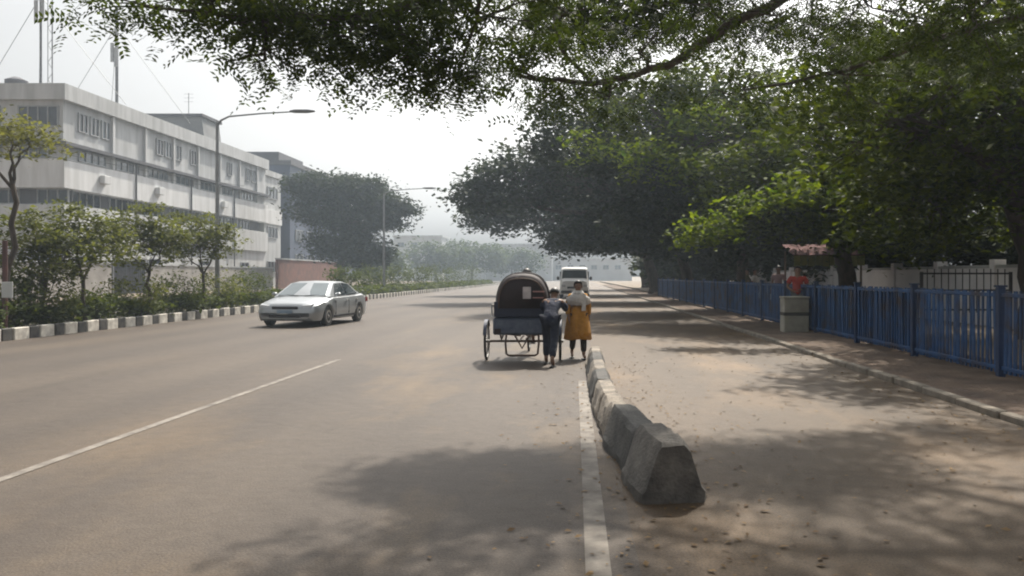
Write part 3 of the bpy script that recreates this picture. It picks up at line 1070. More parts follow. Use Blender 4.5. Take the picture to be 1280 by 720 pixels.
# ------------------------------------------------------------------ divider of concrete blocks
M_div = mat('weathered_block_concrete', (0.32, 0.28, 0.23), (0.10, 0.09, 0.08), rough=.9, scale=5, detail=9, bump=.6, bscale=40, c3=(0.22, .19, .155))
M_divd = mat('sooty_black_block_paint', (0.085, 0.08, 0.072), (0.035, 0.034, 0.032), rough=.85, scale=6, detail=9, bump=.6, bscale=40)
M_divn = mat('dark_nose_concrete', (0.17, 0.155, 0.135), (0.06, 0.055, 0.05), rough=.9, scale=5, detail=9, bump=.6, bscale=40, c3=(0.11, .10, .088))  # darker mottled concrete for the near-end block
path = [(5.62, .70), (6.45, .60), (7.8, .46), (8.9, .40), (10.1, .37), (11.3, .36), (12.5, .36), (13.7, .37), (14.8, .38)]
LABS = ['divider block at the near end, trapezoid front face towards us', 'second divider block from the near end, skewed dark grey concrete', 'third divider block from the near end, set back at an angle',
        'fourth divider block from the near end', 'fifth divider block from the near end', 'sixth divider block from the near end', 'seventh divider block from the near end', 'last divider block, beside the person in mustard orange']
for i in range(len(path) - 1):
    (y0, x0), (y1, x1) = path[i], path[i + 1]
    L = math.hypot(y1 - y0, x1 - x0) - .06
    r = thing('divider_block', (x0, y0, 0.0), LABS[i], 'divider block', 'concrete blocks dividing the lane', math.atan2(-(x1 - x0), y1 - y0))
    hb, ht, H = (.25, .11, .43) if i == 0 else ((.21, .105, .37) if i == 1 else (.165, .09, .31))
    prof = [(-hb, 0), (hb, 0), (hb, .07), (hb * .9, .10), (ht + .02, H - .05), (ht - .02, H), (-ht + .02, H), (-ht - .02, H - .05), (-hb * .9, .10), (-hb, .07)]
    rings = []
    nseg = 9
    for j in range(nseg + 1):
        t = j / nseg
        y = L * t
        ins = .05 if j in (0, nseg) else (.012 if j in (1, nseg - 1) else 0)
        y = L * (0, .045, .14, .28, .42, .58, .72, .86, .955, 1)[j]
        if rng.random() < .3:
            ins += rng.uniform(0, .03)
        rings.append([(x * (1 - ins * 2) + rng.gauss(0, .006), y, max(0, z * (1 - ins) + (rng.gauss(0, .007) if z > .01 else 0))) for x, z in prof])
    q = MB()
    q.loft(rings)
    body = q.build('block', M_div if i in (2, 3, 5, 7) else (M_divn if i == 0 else M_divd), r, True, 28)

# dust, grit and dry leaves gathered along the divider and the kerb
N = 1700
xs = np.concatenate([npr.normal(.55, .5, 700), npr.normal(4.5, .35, 600), npr.uniform(.9, 4.6, 400)])
ysv = np.concatenate([npr.uniform(4.2, 15, 700), npr.uniform(6, 24, 600), npr.uniform(4.3, 18, 400)])
P = np.stack([xs, ysv, np.full(N, .014)], 1)
V, Q = leaves(P, .045, 3.0)
V[:, 2] = np.maximum(V[:, 2], .006)
o = link('leaf_litter', np_mesh('leaf_litter', V, Q, leaf_mat('dry_leaf', (.10, .06, .03), (.24, .16, .08), .1)))
tag(o, 'dry fallen leaves strewn over the side lane', 'leaf litter', None, 'stuff')

# ------------------------------------------------------------------ blue fence
M_blue = mat('blue_fence_paint', (0.016, 0.085, 0.24), (0.04, 0.035, 0.045), rough=.55, scale=2.2, detail=10, c3=(.013, .06, .17))
M_blued = mat('dark_blue_post_paint', (0.012, 0.04, 0.12), (0.008, 0.022, 0.06), rough=.55, scale=3)
FX, FZ = 6.5, .07
fence = thing('railing_fence', (FX, 12.2, FZ), 'long blue metal railing fence along the footpath', 'fence')
PW = 3.1
q = MB(); q.cbox(-.055, .055, -.055, .055, -.1, 1.36, .01); q.box(-.07, .07, -.07, .07, 1.361, 1.39)
me_post = q.mesh('post', M_blued)
q = MB(); q.cbox(-.025, .025, .06, PW - .06, 1.21, 1.27, .006); me_rt = q.mesh('rail', M_blue)
q = MB(); q.cbox(-.025, .025, .06, PW - .06, .10, .16, .006); me_rb = q.mesh('rail', M_blue)
q = MB(); q.box(-.012, .012, -.032, .032, .05, 1.30); me_bar = q.mesh('bar', M_blue)
far_b = MB()
nb = 23
for k in range(-2, 16):
    y = k * PW
    link('post', me_post, fence, (0, y, 0))
    link('rail', me_rt, fence, (0, y, 0))
    link('rail', me_rb, fence, (0, y, 0))
    for j in range(1, nb):
        yb = y + PW * j / nb
        if k < 7:
            o = link('bar', me_bar, fence, (.0, yb, rng.uniform(-.01, .01)))
            o.rotation_euler = (rng.gauss(0, .018), rng.gauss(0, .008), rng.uniform(-.3, .3))
        else:
            far_b.box(-.012, .012, yb - .033, yb + .033, .05, 1.30)
link('post', me_post, fence, (0, 16 * PW, 0))
o = far_b.build('bars', M_blue, fence)
o['kind'] = 'stuff'
# sheet panels riveted behind the bars on some bays
q = MB(); q.box(.03, .05, .08, PW - .08, .12, 1.20); me_sh = q.mesh('sheet_panel', M_blued)
for k in (1, 2, 3, 6, 7, 9, 10, 12):
    link('sheet_panel', me_sh, fence, (0, k * PW, 0))

# pale concrete pedestal at the fence
M_ped = mat('pale_pedestal_concrete', (0.42, 0.40, 0.34), (0.28, 0.265, 0.225), rough=.9, scale=3, bump=.4)
ped = thing('pedestal', (6.05, 22.0, .06), 'pale concrete pedestal with a black band in front of the blue fence', 'pedestal')
q = MB(); q.cbox(-.34, .34, -.22, .22, -.05, .93, .02); q.build('block', M_ped, ped)
q = MB(); q.cbox(-.348, .348, -.228, .228, .46, .55, .006); q.build('band', M_kb, ped)
q = MB(); q.cbox(-.36, .36, -.24, .24, .93, .98, .015); q.build('cap', M_ped, ped)

# pale boundary wall, grille and stall behind the fence
M_pw = mat('pale_plot_wall', (0.84, 0.82, 0.83), (0.7, 0.68, 0.7), rough=.9, scale=.9, bump=.2)
pw = thing('plot_wall', (11.4, 8, .2), 'pale plastered wall behind the blue fence on the right', 'wall')
for k in range(13):
    q = MB(); q.box(0, .2, k * 3.4 + .28, k * 3.4 + 3.4, 0, 1.62); q.build('wall_panel', M_pw, pw)
    q = MB(); q.box(-.06, .26, k * 3.4, k * 3.4 + .27, 0, 1.85); q.build('pier', M_pw, pw)
    q = MB(); q.box(-.03, .23, k * 3.4 + .28, k * 3.4 + 3.4, 1.622, 1.70); q.build('coping', M_bg, pw)
gr = thing('metal_grille', (9.4, 19.2, .22), 'dark framed metal grille standing behind the nearest fence bays', 'grille')
q = MB()
for z in (.55, 1.02, 1.42):
    q.box(-1.1, 1.1, -.03, .03, z, z + .04)
for x in (-1.1, 1.04):
    q.box(x, x + .06, -.032, .032, 0, 1.48)
q.build('frame', mat('dark_iron', (.03, .028, .03), (.05, .04, .04), rough=.6), gr)
for j in range(1, 13):
    q = MB()
    x = -1.1 + 2.2 * j / 13
    q.tube([(x, 0, .5), (x, 0, 1.55)], .014, 5)
    q.build('bar', MATS['dark_iron'], gr)
M_red = mat('faded_red_cloth', (.11, .012, .011), (.07, .011, .010), rough=.9, scale=4)
M_yel = mat('yellow_green_cloth', (.26, .25, .07), (.17, .18, .05), rough=.9, scale=4)
st = thing('market_stall', (8.9, 29.0, .22), 'roadside stall with red and yellow awning behind the fence', 'stall')
q = MB(); q.add([(-1.2, -.9, 2.12), (1.3, -.9, 2.12), (1.3, .7, 2.55), (-1.2, .7, 2.55), (-1.2, -.9, 2.09), (1.3, -.9, 2.09), (1.3, .7, 2.52), (-1.2, .7, 2.52)],
                [(0, 1, 2, 3), (4, 7, 6, 5), (0, 4, 5, 1), (1, 5, 6, 2), (2, 6, 7, 3), (3, 7, 4, 0)]); q.build('awning', M_red, st)
q = MB()
for k in range(10):
    q.box(-1.2 + .25 * k + .01, -1.2 + .25 * k + .24, -.93, -.905, 1.72 + .03 * (k % 2), 2.10)
q.build('valance', M_yel, st)
for x in (-1.1, 1.2):
    for yv in (-.8, .6):
        q = MB(); q.tube([(x, yv, 0), (x, yv, 2.3)], .035, 6); q.build('post', M_bark2, st)
q = MB(); q.cbox(-1.1, 1.2, -.7, .3, .75, .85, .01); q.build('counter', M_bark2, st)
q = MB(); q.cbox(-1.05, 1.15, -.66, .26, .02, .749, .01); q.build('counter_front', mat('worn_plank', (.2, .15, .1), (.12, .09, .06), scale=4), st)

# ------------------------------------------------------------------ people
M_skin = mat('brown_skin', (0.23, 0.125, 0.075), (0.18, 0.095, 0.055), rough=.6, scale=8)
M_hair = mat('black_hair', (0.012, 0.011, 0.011), (.02, .018, .016), rough=.5, scale=30)
M_eye = mat('eye_dark', (.02, .015, .012), rough=.3)
CLOTH = {}


def cloth(name, c):
    return mat(name, c, tuple(x * .7 for x in c), rough=.9, scale=7, bump=.9, bscale=11, dist=.05)


def skin_obj(name, verts, edges, radii, root_i, material, parent, sub=1):
    me = bpy.data.meshes.new(name)
    me.from_pydata([tuple(v) for v in verts], edges, [])
    me.materials.append(material)
    o = link(name, me, parent)
    md = o.modifiers.new('skin', 'SKIN')
    md.use_smooth_shade = True
    md.branch_smoothing = .6
    sv = me.skin_vertices[0].data
    for i, r in enumerate(radii):
        rr = r if isinstance(r, tuple) else (r, r)
        sv[i].radius = rr
        sv[i].use_root = (i == root_i)
    ms = o.modifiers.new('subdivision', 'SUBSURF')
    ms.levels = sub
    ms.render_levels = sub
    return o


def person(loc, rz, label, shirt, trousers, pose=None, scale=1.0, long_shirt=False, scarf=None, cap=None, group=None, tunic=False):
    """faces -Y locally. pose: overrides for joints"""
    J = dict(pelvis=(0, 0, .93), spine=(0, 0, 1.10), chest=(0, -.01, 1.29), neck=(0, 0, 1.43), jaw=(0, -.02, 1.505), head=(0, -.005, 1.565), crown=(0, .0, 1.63),
             shL=(.175, 0, 1.37), elL=(.235, .03, 1.10), wrL=(.24, -.05, .87), paL=(.24, -.07, .80),
             shR=(-.175, 0, 1.37), elR=(-.235, .03, 1.10), wrR=(-.24, -.05, .87), paR=(-.24, -.07, .80),
             hiL=(.09, 0, .88), knL=(.10, -.02, .49), anL=(.10, .03, .09), toL=(.11, -.13, .035),
             hiR=(-.09, 0, .88), knR=(-.10, -.02, .49), anR=(-.10, .03, .09), toR=(-.11, -.13, .035))
    if pose:
        J.update(pose)
    J = {k: Vector(v) for k, v in J.items()}
    root = thing('person', loc, label, 'person', group, rz)
    root.scale = (scale, scale, scale)
    rad = dict(pelvis=.125, spine=.11, chest=.125, neck=.052, jaw=.062, head=.088, crown=.062, shL=.055, elL=.040, wrL=.028, paL=(.036, .02), hiL=.085, knL=.056, anL=.038, toL=.032,
               shR=.055, elR=.040, wrR=.028, paR=(.036, .02), hiR=.085, knR=.056, anR=.038, toR=.032)
    E = [('pelvis', 'spine'), ('spine', 'chest'), ('chest', 'neck'), ('neck', 'jaw'), ('jaw', 'head'), ('head', 'crown')]
    for s in 'LR':
        E += [('chest', 'sh' + s), ('sh' + s, 'el' + s), ('el' + s, 'wr' + s), ('wr' + s, 'pa' + s), ('pelvis', 'hi' + s), ('hi' + s, 'kn' + s), ('kn' + s, 'an' + s), ('an' + s, 'to' + s)]
    names = list(J)
    V = [J[k] for k in names]
    Rr = [rad[k] for k in names]
    idx = {k: i for i, k in enumerate(names)}
    edges = [(idx[a], idx[b]) for a, b in E]
    for s in 'LR':
        w, p = J['wr' + s], J['pa' + s]
        d = (p - w).normalized()
        sd_ = Vector((0, 1, 0)) - d * d.y
        if sd_.length < .2:
            sd_ = Vector((1, 0, 0)) - d * d.x
        sd_.normalize()
        for k, (o_, L) in enumerate(((-.027, .075), (-.009, .088), (.009, .082), (.027, .064))):
            a = p + d * .03 + sd_ * o_
            b = a + d * L * .55 + Vector((0, -.004, 0))
            c = b + (d * .8 + Vector((0, -.5, 0)) * .5).normalized() * L * .45
            i0 = len(V)
            V += [a, b, c]
            Rr += [.0095, .009, .0075]
            edges += [(idx['pa' + s], i0), (i0, i0 + 1), (i0 + 1, i0 + 2)]
        a = w.lerp(p, .7) - sd_ * .03
        i0 = len(V)
        V += [a, a + d * .04 - sd_ * .02]
        Rr += [.011, .009]
        edges += [(idx['pa' + s], i0), (i0, i0 + 1)]
    skin_obj('body', V, edges, Rr, idx['pelvis'], M_skin, root)
    # shirt
    def sub(keys, es, extra, mname, mat_, over=None):
        over = over or {}
        ii = {k: n for n, k in enumerate(keys)}
        vv = [over.get(k, J.get(k)) for k in keys]
        rr = [extra[k] for k in keys]
        return skin_obj(mname, vv, [(ii[a], ii[b]) for a, b in es], rr, 0, mat_, root)
    J['hem'] = J['pelvis'] + (J['pelvis'] - J['spine']) * (.9 if long_shirt else .15)
    J['slL'] = J['shL'].lerp(J['elL'], .75 if not long_shirt else 1.0)
    J['slR'] = J['shR'].lerp(J['elR'], .75 if not long_shirt else 1.0)
    J['collar'] = J['chest'].lerp(J['neck'], .72)
    ks_ = ['chest', 'spine', 'pelvis', 'hem', 'collar', 'shL', 'slL', 'shR', 'slR']
    es_ = [('chest', 'spine'), ('spine', 'pelvis'), ('pelvis', 'hem'), ('chest', 'collar'), ('chest', 'shL'), ('shL', 'slL'), ('chest', 'shR'), ('shR', 'slR')]
    ex = dict(chest=(.150, .135), spine=(.145, .13), pelvis=(.165, .15), hem=(.185, .17) if long_shirt else (.165, .15), collar=.085, shL=.082, slL=.072, shR=.082, slR=.072)
    if long_shirt:
        ks_ += ['wr2L', 'wr2R']
        J['wr2L'] = J['elL'].lerp(J['wrL'], .85)
        J['wr2R'] = J['elR'].lerp(J['wrR'], .85)
        es_ += [('slL', 'wr2L'), ('slR', 'wr2R')]
        ex.update(wr2L=.05, wr2R=.05)
    sub(ks_, es_, ex, 'shirt', shirt)
    if tunic:
        q = MB()
        rings_ = []
        for (z, rx, ry, dy) in ((1.12, .19, .15, 0), (.95, .215, .175, 0), (.78, .25, .20, -.01), (.60, .275, .23, -.015), (.42, .30, .25, -.02)):
            rings_.append([((rx + .018 * math.sin(5 * a)) * math.cos(a), dy + (ry + .018 * math.cos(6 * a)) * math.sin(a), z + .012 * math.sin(3 * a)) for a in [2 * math.pi * k / 28 for k in range(28)]])
        q.loft(rings_, cap=False)
        so = q.build('tunic_skirt', shirt, root, True, 60)
        so.modifiers.new('thickness', 'SOLIDIFY').thickness = .012
    for s in 'LR':
        J['cu' + s] = J['kn' + s].lerp(J['an' + s], .88)
    kt = ['pelvis', 'hiL', 'knL', 'cuL', 'hiR', 'knR', 'cuR']
    sub(kt, [('pelvis', 'hiL'), ('hiL', 'knL'), ('knL', 'cuL'), ('pelvis', 'hiR'), ('hiR', 'knR'), ('knR', 'cuR')],
        dict(pelvis=.145, hiL=.105, knL=.082, cuL=.066, hiR=.105, knR=.082, cuR=.066), 'trousers', trousers)
    for s in 'LR':
        q = MB()
        a, t = J['an' + s], J['to' + s]
        d = (t - a)
        d.z = 0
        d = d.normalized() if d.length > .01 else Vector((0, -1, 0))
        c = a.lerp(t, .45)
        z0 = min(a.z - .09, t.z - .035)
        sd_ = Vector((-d.y, d.x, 0))
        prof = [(-.13, .03), (-.10, .042), (.05, .05), (.12, .042), (.15, .02)]
        up_, lo = [], []
        ring = [c + d * u + sd_ * w for u, w in prof] + [c + d * u - sd_ * w for u, w in prof[::-1]]
        q.loft([[(p.x, p.y, z0) for p in ring], [(p.x, p.y, z0 + .022) for p in ring]])
        q.build('sandal', M_hair, root)
    # head details
    h, cr, jw = J['head'], J['crown'], J['jaw']
    ax = (cr - jw).normalized()
    fwd = Vector((0, -1, 0)) - ax * (-ax.y)
    fwd.normalize()
    sdv = ax.cross(fwd)
    M = Matrix((sdv, -fwd, ax)).transposed()
    def hp(x, y, z):
        return h + M @ Vector((x, y, z))
    q = MB()
    bm = bmesh.new()
    bmesh.ops.create_uvsphere(bm, u_segments=16, v_segments=10, radius=1)
    kill = [v for v in bm.verts if (v.co.z < -.05 and v.co.y < .25) or v.co.z < -.45 or (v.co.y < -.62 and v.co.z < .45)]
    bmesh.ops.delete(bm, geom=kill, context='VERTS')
    for v in bm.verts:
        v.co = hp(v.co.x * .096, v.co.y * .108 + .006, v.co.z * .108 + .018)
    q.take(bm)
    ho = q.build('hair' if not cap else 'cap', cap or M_hair, root, True)
    sm = ho.modifiers.new('thickness', 'SOLIDIFY')
    sm.thickness = .012
    for sx in (-1, 1):
        q = MB(); q.ball(hp(sx * .032, -.084, .0), .011, .007, .007, 8, 6); q.build('eye', M_eye, root, True)
        q = MB(); q.ball(hp(sx * .088, .006, -.012), .012, .022, .03, 8, 6); q.build('ear', M_skin, root, True)
    q = MB(); q.loft([[tuple(hp(x * .008, -.082, .012)) for x in (-1, 1)] + [tuple(hp(0, -.076, .016))], [tuple(hp(x * .016, -.078, -.03)) for x in (-1, 1)] + [tuple(hp(0, -.108, -.026))]]); q.build('nose', M_skin, root)
    q = MB(); q.ball(hp(0, -.078, -.055), .024, .008, .007, 8, 6); q.build('mouth', mat('lip', (.16, .06, .05), rough=.5), root, True)
    if scarf:
        q = MB()
        c = J['collar']
        if tunic:
            sh2 = MB()
            sh2.loft([[(c.x + (rx + .012 * math.sin(4 * a)) * math.cos(a), c.y + ry * math.sin(a), c.z + dz - .05 * abs(math.sin(a)) * (i_ == 3)) for a in [2 * math.pi * k / 24 for k in range(24)]]
                      for i_, (rx, ry, dz) in enumerate(((.085, .09, .06), (.15, .13, .0), (.25, .165, -.07), (.275, .185, -.19)))], cap=False)
            so = sh2.build('shawl', scarf, root, True, 60)
            so.modifiers.new('thickness', 'SOLIDIFY').thickness = .012
        for i_ in range(2):
            q.ring((c.x, c.y, c.z + .015 + .03 * i_), 'z', .085 + .02 * (1 - i_), .035, 18, 6)
        q.add([(c.x + .06, c.y - .14, c.z + .02), (c.x + .15, c.y - .13, c.z + .0), (c.x + .14, c.y - .175, c.z - .35), (c.x + .05, c.y - .175, c.z - .36),
               (c.x + .06, c.y - .155, c.z + .02), (c.x + .15, c.y - .145, c.z + .0), (c.x + .14, c.y - .19, c.z - .35), (c.x + .05, c.y - .19, c.z - .36)],
              [(0, 1, 2, 3), (4, 7, 6, 5), (0, 4, 5, 1), (1, 5, 6, 2), (2, 6, 7, 3), (3, 7, 4, 0)])
        q.build('scarf', scarf, root, True)
    return root


C_navy = cloth('navy_cotton', (0.012, 0.018, 0.045))
C_navyd = cloth('dark_navy_cotton', (0.014, 0.018, 0.035))
C_orange = cloth('mustard_orange_cotton', (0.52, 0.24, 0.025))
C_dark = cloth('dark_brown_cotton', (0.035, 0.03, 0.026))
C_white = cloth('off_white_cotton', (0.62, 0.6, 0.57))
C_red = cloth('red_cotton', (0.42, 0.045, 0.03))
C_pink = cloth('dusty_pink_cotton', (0.38, 0.26, 0.26))
C_grey = cloth('grey_cotton', (0.16, 0.16, 0.17))
C_check = cloth('olive_cotton', (0.12, 0.11, 0.06))
C_pale = cloth('pale_blue_cotton', (0.42, 0.47, 0.5))

# man in navy pushing the rickshaw: body pitched forward, arms out, one leg back (faces away from us, +Y)
push = dict(pelvis=(0, .10, .86), spine=(0, .0, 1.00), chest=(0, -.17, 1.12), neck=(0, -.31, 1.215), jaw=(0, -.385, 1.255), head=(0, -.42, 1.305), crown=(0, -.45, 1.365),
            shL=(.175, -.20, 1.17), elL=(.22, -.38, 1.03), wrL=(.18, -.58, 1.0), paL=(.17, -.66, 1.01),
            shR=(-.175, -.20, 1.17), elR=(-.22, -.38, 1.03), wrR=(-.18, -.58, 1.0), paR=(-.17, -.66, 1.01),
            hiL=(.09, .10, .82), knL=(.10, -.10, .48), anL=(.10, -.02, .09), toL=(.11, -.18, .035),
            hiR=(-.09, .10, .82), knR=(-.10, .28, .47), anR=(-.10, .58, .13), toR=(-.11, .44, .035))
person((-.42, 14.5, 0), math.pi - .12, 'person in dark navy clothes leaning forward to push the rickshaw', C_navy, C_navyd, push, .97, True)
walk = dict(knL=(.10, -.12, .50), anL=(.10, -.16, .09), toL=(.11, -.31, .045), knR=(-.10, .03, .48), anR=(-.10, .24, .14), toR=(-.11, .10, .035),
            elL=(.24, .09, 1.11), wrL=(.24, .06, .88), paL=(.24, .05, .81), elR=(-.24, -.04, 1.10), wrR=(-.23, -.18, .92), paR=(-.225, -.22, .86))
person((.07, 15.5, 0), R(8), 'person in a mustard orange tunic and white scarf walking beside the divider', C_orange, C_dark, walk, .90, True, C_white, tunic=True)
person((6.42, 23.0, .08), R(-14), 'person in a red shirt standing behind the pale pedestal', C_red, C_grey, dict(elL=(.27, -.05, 1.12), wrL=(.12, -.2, 1.05), paL=(.06, -.23, 1.05), elR=(-.27, -.05, 1.12), wrR=(-.12, -.2, 1.0), paR=(-.06, -.23, 1.0)), 1.08)
person((7.45, 29.2, .22), R(-35), 'person in a dusty pink shirt standing behind the fence left of the pedestal', C_pink, C_dark, None, 1.04)
person((7.3, 32.4, .22), R(60), 'person in an off white shirt behind the fence, left of the one in pink', C_white, C_dark, None, 1.0)
person((7.7, 35.6, .22), R(-100), 'person in an olive shirt behind the far part of the fence', C_check, C_grey, None, 1.02)

# ------------------------------------------------------------------ cycle rickshaw (faces +Y, away from us)
RX, RY = -.97, 15.25
rick = thing('cycle_rickshaw', (RX, RY, 0), 'cycle rickshaw with a dark hood and blue seat box, seen from behind', 'rickshaw')
M_hood = mat('dark_maroon_hood_cloth', (0.030, 0.017, 0.019), (0.015, 0.010, 0.011), rough=.75, scale=5, bump=.5, bscale=9)
M_box = mat('blue_grey_painted_tin', (0.075, 0.10, 0.155), (0.045, 0.06, 0.10), rough=.45, scale=5)
M_seat = mat('dark_blue_seat_vinyl', (0.025, 0.04, 0.085), (.015, .022, .05), rough=.5, scale=6)
M_tyre = mat('tyre_rubber', (0.022, 0.022, 0.022), (.035, .033, .03), rough=.9, scale=10)
M_chrome = mat('worn_chrome', (0.42, 0.41, 0.39), (.3, .29, .27), rough=.35, metal=.9, scale=10)
M_iron = mat('brown_iron_frame', (0.10, 0.05, 0.03), (.05, .03, .022), rough=.7, scale=8)


def spoked_wheel(parent, c, Rw, axis='x'):
    w = MB(); w.ring(c, axis, Rw - .022, .024, 32, 8)
    wo_ = w.build('wheel', M_tyre, parent, True)
    w = MB(); w.ring(c, axis, Rw - .05, .013, 32, 6); w.build('rim', M_chrome, wo_, True)
    w = MB()
    c = Vector(c)
    for k in range(18):
        a = 2 * math.pi * k / 18
        s = .03 * (-1) ** k
        w.tube([c + Vector((s, math.cos(a + .4 * (-1) ** (k // 2)) * .03, math.sin(a + .4 * (-1) ** (k // 2)) * .03)), c + Vector((0, math.cos(a) * (Rw - .055), math.sin(a) * (Rw - .055)))], .0035, 3, cap=False)
    w.build('spokes', M_chrome, wo_)
    w = MB(); w.tube([c - Vector((.06, 0, 0)), c + Vector((.06, 0, 0))], .03, 8); w.build('hub', M_chrome, wo_)
    return wo_


WX, WR = .70, .36
for s in (-1, 1):
    spoked_wheel(rick, (s * WX, 0, WR), WR)
    q = MB()
    q.loft([[(s * (WX + e), (WR + .045) * math.cos(a), WR + (WR + .045) * math.sin(a)) for e in (-.032, .032)] + [(s * (WX + e), (WR + .055) * math.cos(a), WR + (WR + .055) * math.sin(a)) for e in (.032, -.032)]
            for a in [R(40 + 120 * k / 12) for k in range(13)]])
    q.build('mudguard', M_seat, rick, True)
q = MB(); q.tube([(-WX, 0, WR), (WX, 0, WR)], .022, 8); q.build('axle', M_iron, rick)
# seat box: tin panel at the back between the wheels
q = MB(); q.cbox(-.55, .55, -.34, .26, .50, .82, .03); q.build('seat_box', M_box, rick)
q = MB(); q.cbox(-.50, .50, -.352, -.341, .54, .78, .004); q.build('rear_panel', mat('painted_rear_panel', (0.11, 0.135, 0.185), (.05, .07, .12), rough=.4, scale=9), rick)
q = MB(); q.cbox(-.52, -.40, -.375, -.353, .52, .62, .006); q.build('reflector', M_hood, rick)
q = MB(); q.cbox(-.53, .53, -.26, .36, .822, .92, .035); q.build('seat_cushion', M_seat, rick, True)
q = MB(); q.loft([[(-.53, -.36, .84), (.53, -.36, .84), (.53, -.24, .84), (-.53, -.24, .84)], [(-.52, -.42, 1.12), (.52, -.42, 1.12), (.52, -.30, 1.12), (-.52, -.30, 1.12)]]); q.build('seat_back', M_seat, rick)
for s in (-1, 1):
    q = MB(); q.tube([(s * .56, -.36, .84), (s * .58, -.30, 1.06), (s * .58, .22, 1.04), (s * .56, .28, .84)], .018, 6); q.build('arm_rail', M_chrome, rick, True)
# hood: pleated cloth over four hoops, closed at the back
def arch(y, w, z0, zt, lean=0.0, n=18):
    out = []
    for k in range(n + 1):
        a = math.pi * k / n
        x = -w * (abs(math.cos(a)) ** .72) * (1 if math.cos(a) >= 0 else -1)
        z = z0 + (zt - z0) * (math.sin(a) ** .8)
        out.append((x, y + lean * (z - z0), z))
    return out
ar = []
hoops = []
specs = [(-.44, .43, 1.0, 1.55, -.12), (-.36, .47, 1.0, 1.63, -.05), (-.20, .50, .98, 1.65, .02), (-.12, .485, .98, 1.635, .05), (.05, .505, .98, 1.66, .12), (.14, .49, .98, 1.64, .15), (.32, .495, .98, 1.63, .25), (.44, .49, 1.02, 1.60, .3)]
for (yy0, w, z0, zt, ln) in specs:
    ar.append(arch(yy0, w, z0, zt, ln))
q = MB(); q.loft(ar, closed=False, cap=False)
c0 = (0, -.50, 1.28)
back = ar[0]
o0 = len(q.v)
q.add(back + [c0], [(i, i + 1, len(back)) for i in range(len(back) - 1)] + [(len(back) - 1, 0, len(back))])
hood = q.build('hood', M_hood, rick, True, 50)
sm = hood.modifiers.new('thickness', 'SOLIDIFY')
sm.thickness = .012
for k in (0, 2, 4, 7):
    q = MB(); q.tube([(x * 1.012, y, z + .006) for x, y, z in ar[k]], .012, 6); q.build('hoop', M_hood if k else M_iron, hood, True)
q = MB(); q.cbox(.02, .17, -.535, -.515, 1.18, 1.40, .006); q.build('rear_patch', mat('milky_patch', (.6, .56, .55), (.42, .39, .4), rough=.5, scale=8), hood)
q = MB(); q.cbox(.20, .42, -.51, -.49, 1.30, 1.325, .004); q.box(.20, .40, -.51, -.49, 1.19, 1.21); q.build('trim_strip', mat('pink_trim', (.4, .22, .2), rough=.7), hood)
# rear bumper of bent tube
q = MB()
for s in (-1, 1):
    q.tube([(s * .30, -.30, .52), (s * .31, -.40, .36), (s * .29, -.44, .16), (s * .24, -.45, .13)], .02, 6)
q.tube([(-.24, -.45, .13), (.24, -.45, .13)], .02, 6)
q.tube([(-.14, -.36, .50), (0, -.42, .26), (.14, -.36, .50)], .02, 6)
q.build('rear_bumper', M_iron, rick, True)
q = MB()
for s in (-1, 1):
    q.tube([(s * .42, -.3, .52), (s * .42, 0, .40), (s * .40, .3, .48), (s * .12, .9, .40)], .02, 6)
    q.tube([(s * .05, -.05, .40), (s * .05, .95, .40)], .014, 5)
q.build('chassis', M_iron, rick, True)
# cycle part in front
q = MB()
q.tube([(0, .95, .40), (0, .80, .95)], .02, 6)
q.tube([(0, .95, .40), (0, 1.55, .90)], .02, 6)
q.tube([(0, .82, .85), (0, 1.55, .98)], .02, 6)
q.tube([(0, 1.52, 1.05), (0, 1.60, .80)], .024, 6)
for s in (-1, 1):
    q.tube([(s * .06, 1.60, .80), (s * .06, 1.84, .36)], .014, 5)
q.build('cycle_frame', M_iron, rick, True)
spoked_wheel(rick, (0, 1.84, .36), .36)
q = MB(); q.tube([(-.30, 1.30, 1.10), (-.22, 1.46, 1.14), (0, 1.50, 1.08), (.22, 1.46, 1.14), (.30, 1.30, 1.10)], .014, 6); q.build('handlebar', M_chrome, rick, True)
q = MB(); q.loft([[(-.10, .64, .96), (.10, .64, .96), (.10, .64, 1.0), (-.10, .64, 1.0)], [(-.09, .78, .97), (.09, .78, .97), (.09, .78, 1.02), (-.09, .78, 1.02)], [(-.03, .94, .98), (.03, .94, .98), (.03, .94, 1.01), (-.03, .94, 1.01)]]); q.build('saddle', M_seat, rick, True)
q = MB(); q.ring((.04, .97, .40), 'x', .10, .01, 20, 5); q.tube([(.08, .97, .40), (.08, .97, .24)], .012, 5); q.tube([(-.08, .97, .40), (-.08, .97, .56)], .012, 5); q.box(.08, .18, .93, 1.01, .225, .245); q.box(-.18, -.08, .93, 1.01, .555, .575)
q.build('pedal_crank', M_chrome, rick)
# rickshaw driver, seated in front of the hood
drive = dict(pelvis=(0, 0, 1.08), spine=(0, -.05, 1.22), chest=(0, -.12, 1.38), neck=(0, -.17, 1.51), jaw=(0, -.20, 1.575), head=(0, -.20, 1.635), crown=(0, -.20, 1.70),
             shL=(.175, -.13, 1.45), elL=(.25, -.30, 1.26), wrL=(.26, -.50, 1.14), paL=(.27, -.56, 1.13), shR=(-.175, -.13, 1.45), elR=(-.25, -.30, 1.26), wrR=(-.26, -.50, 1.14), paR=(-.27, -.56, 1.13),
             hiL=(.09, -.03, 1.04), knL=(.12, -.36, .86), anL=(.13, -.24, .68), toL=(.13, -.36, .61), hiR=(-.09, -.03, 1.04), knR=(-.12, -.28, .70), anR=(-.13, -.20, .35), toR=(-.13, -.33, .285))
person((RX, RY + .79, 0), math.pi, 'rickshaw driver in a grey shirt on the saddle, mostly hidden by the hood', C_grey, C_check, drive, 1.0)

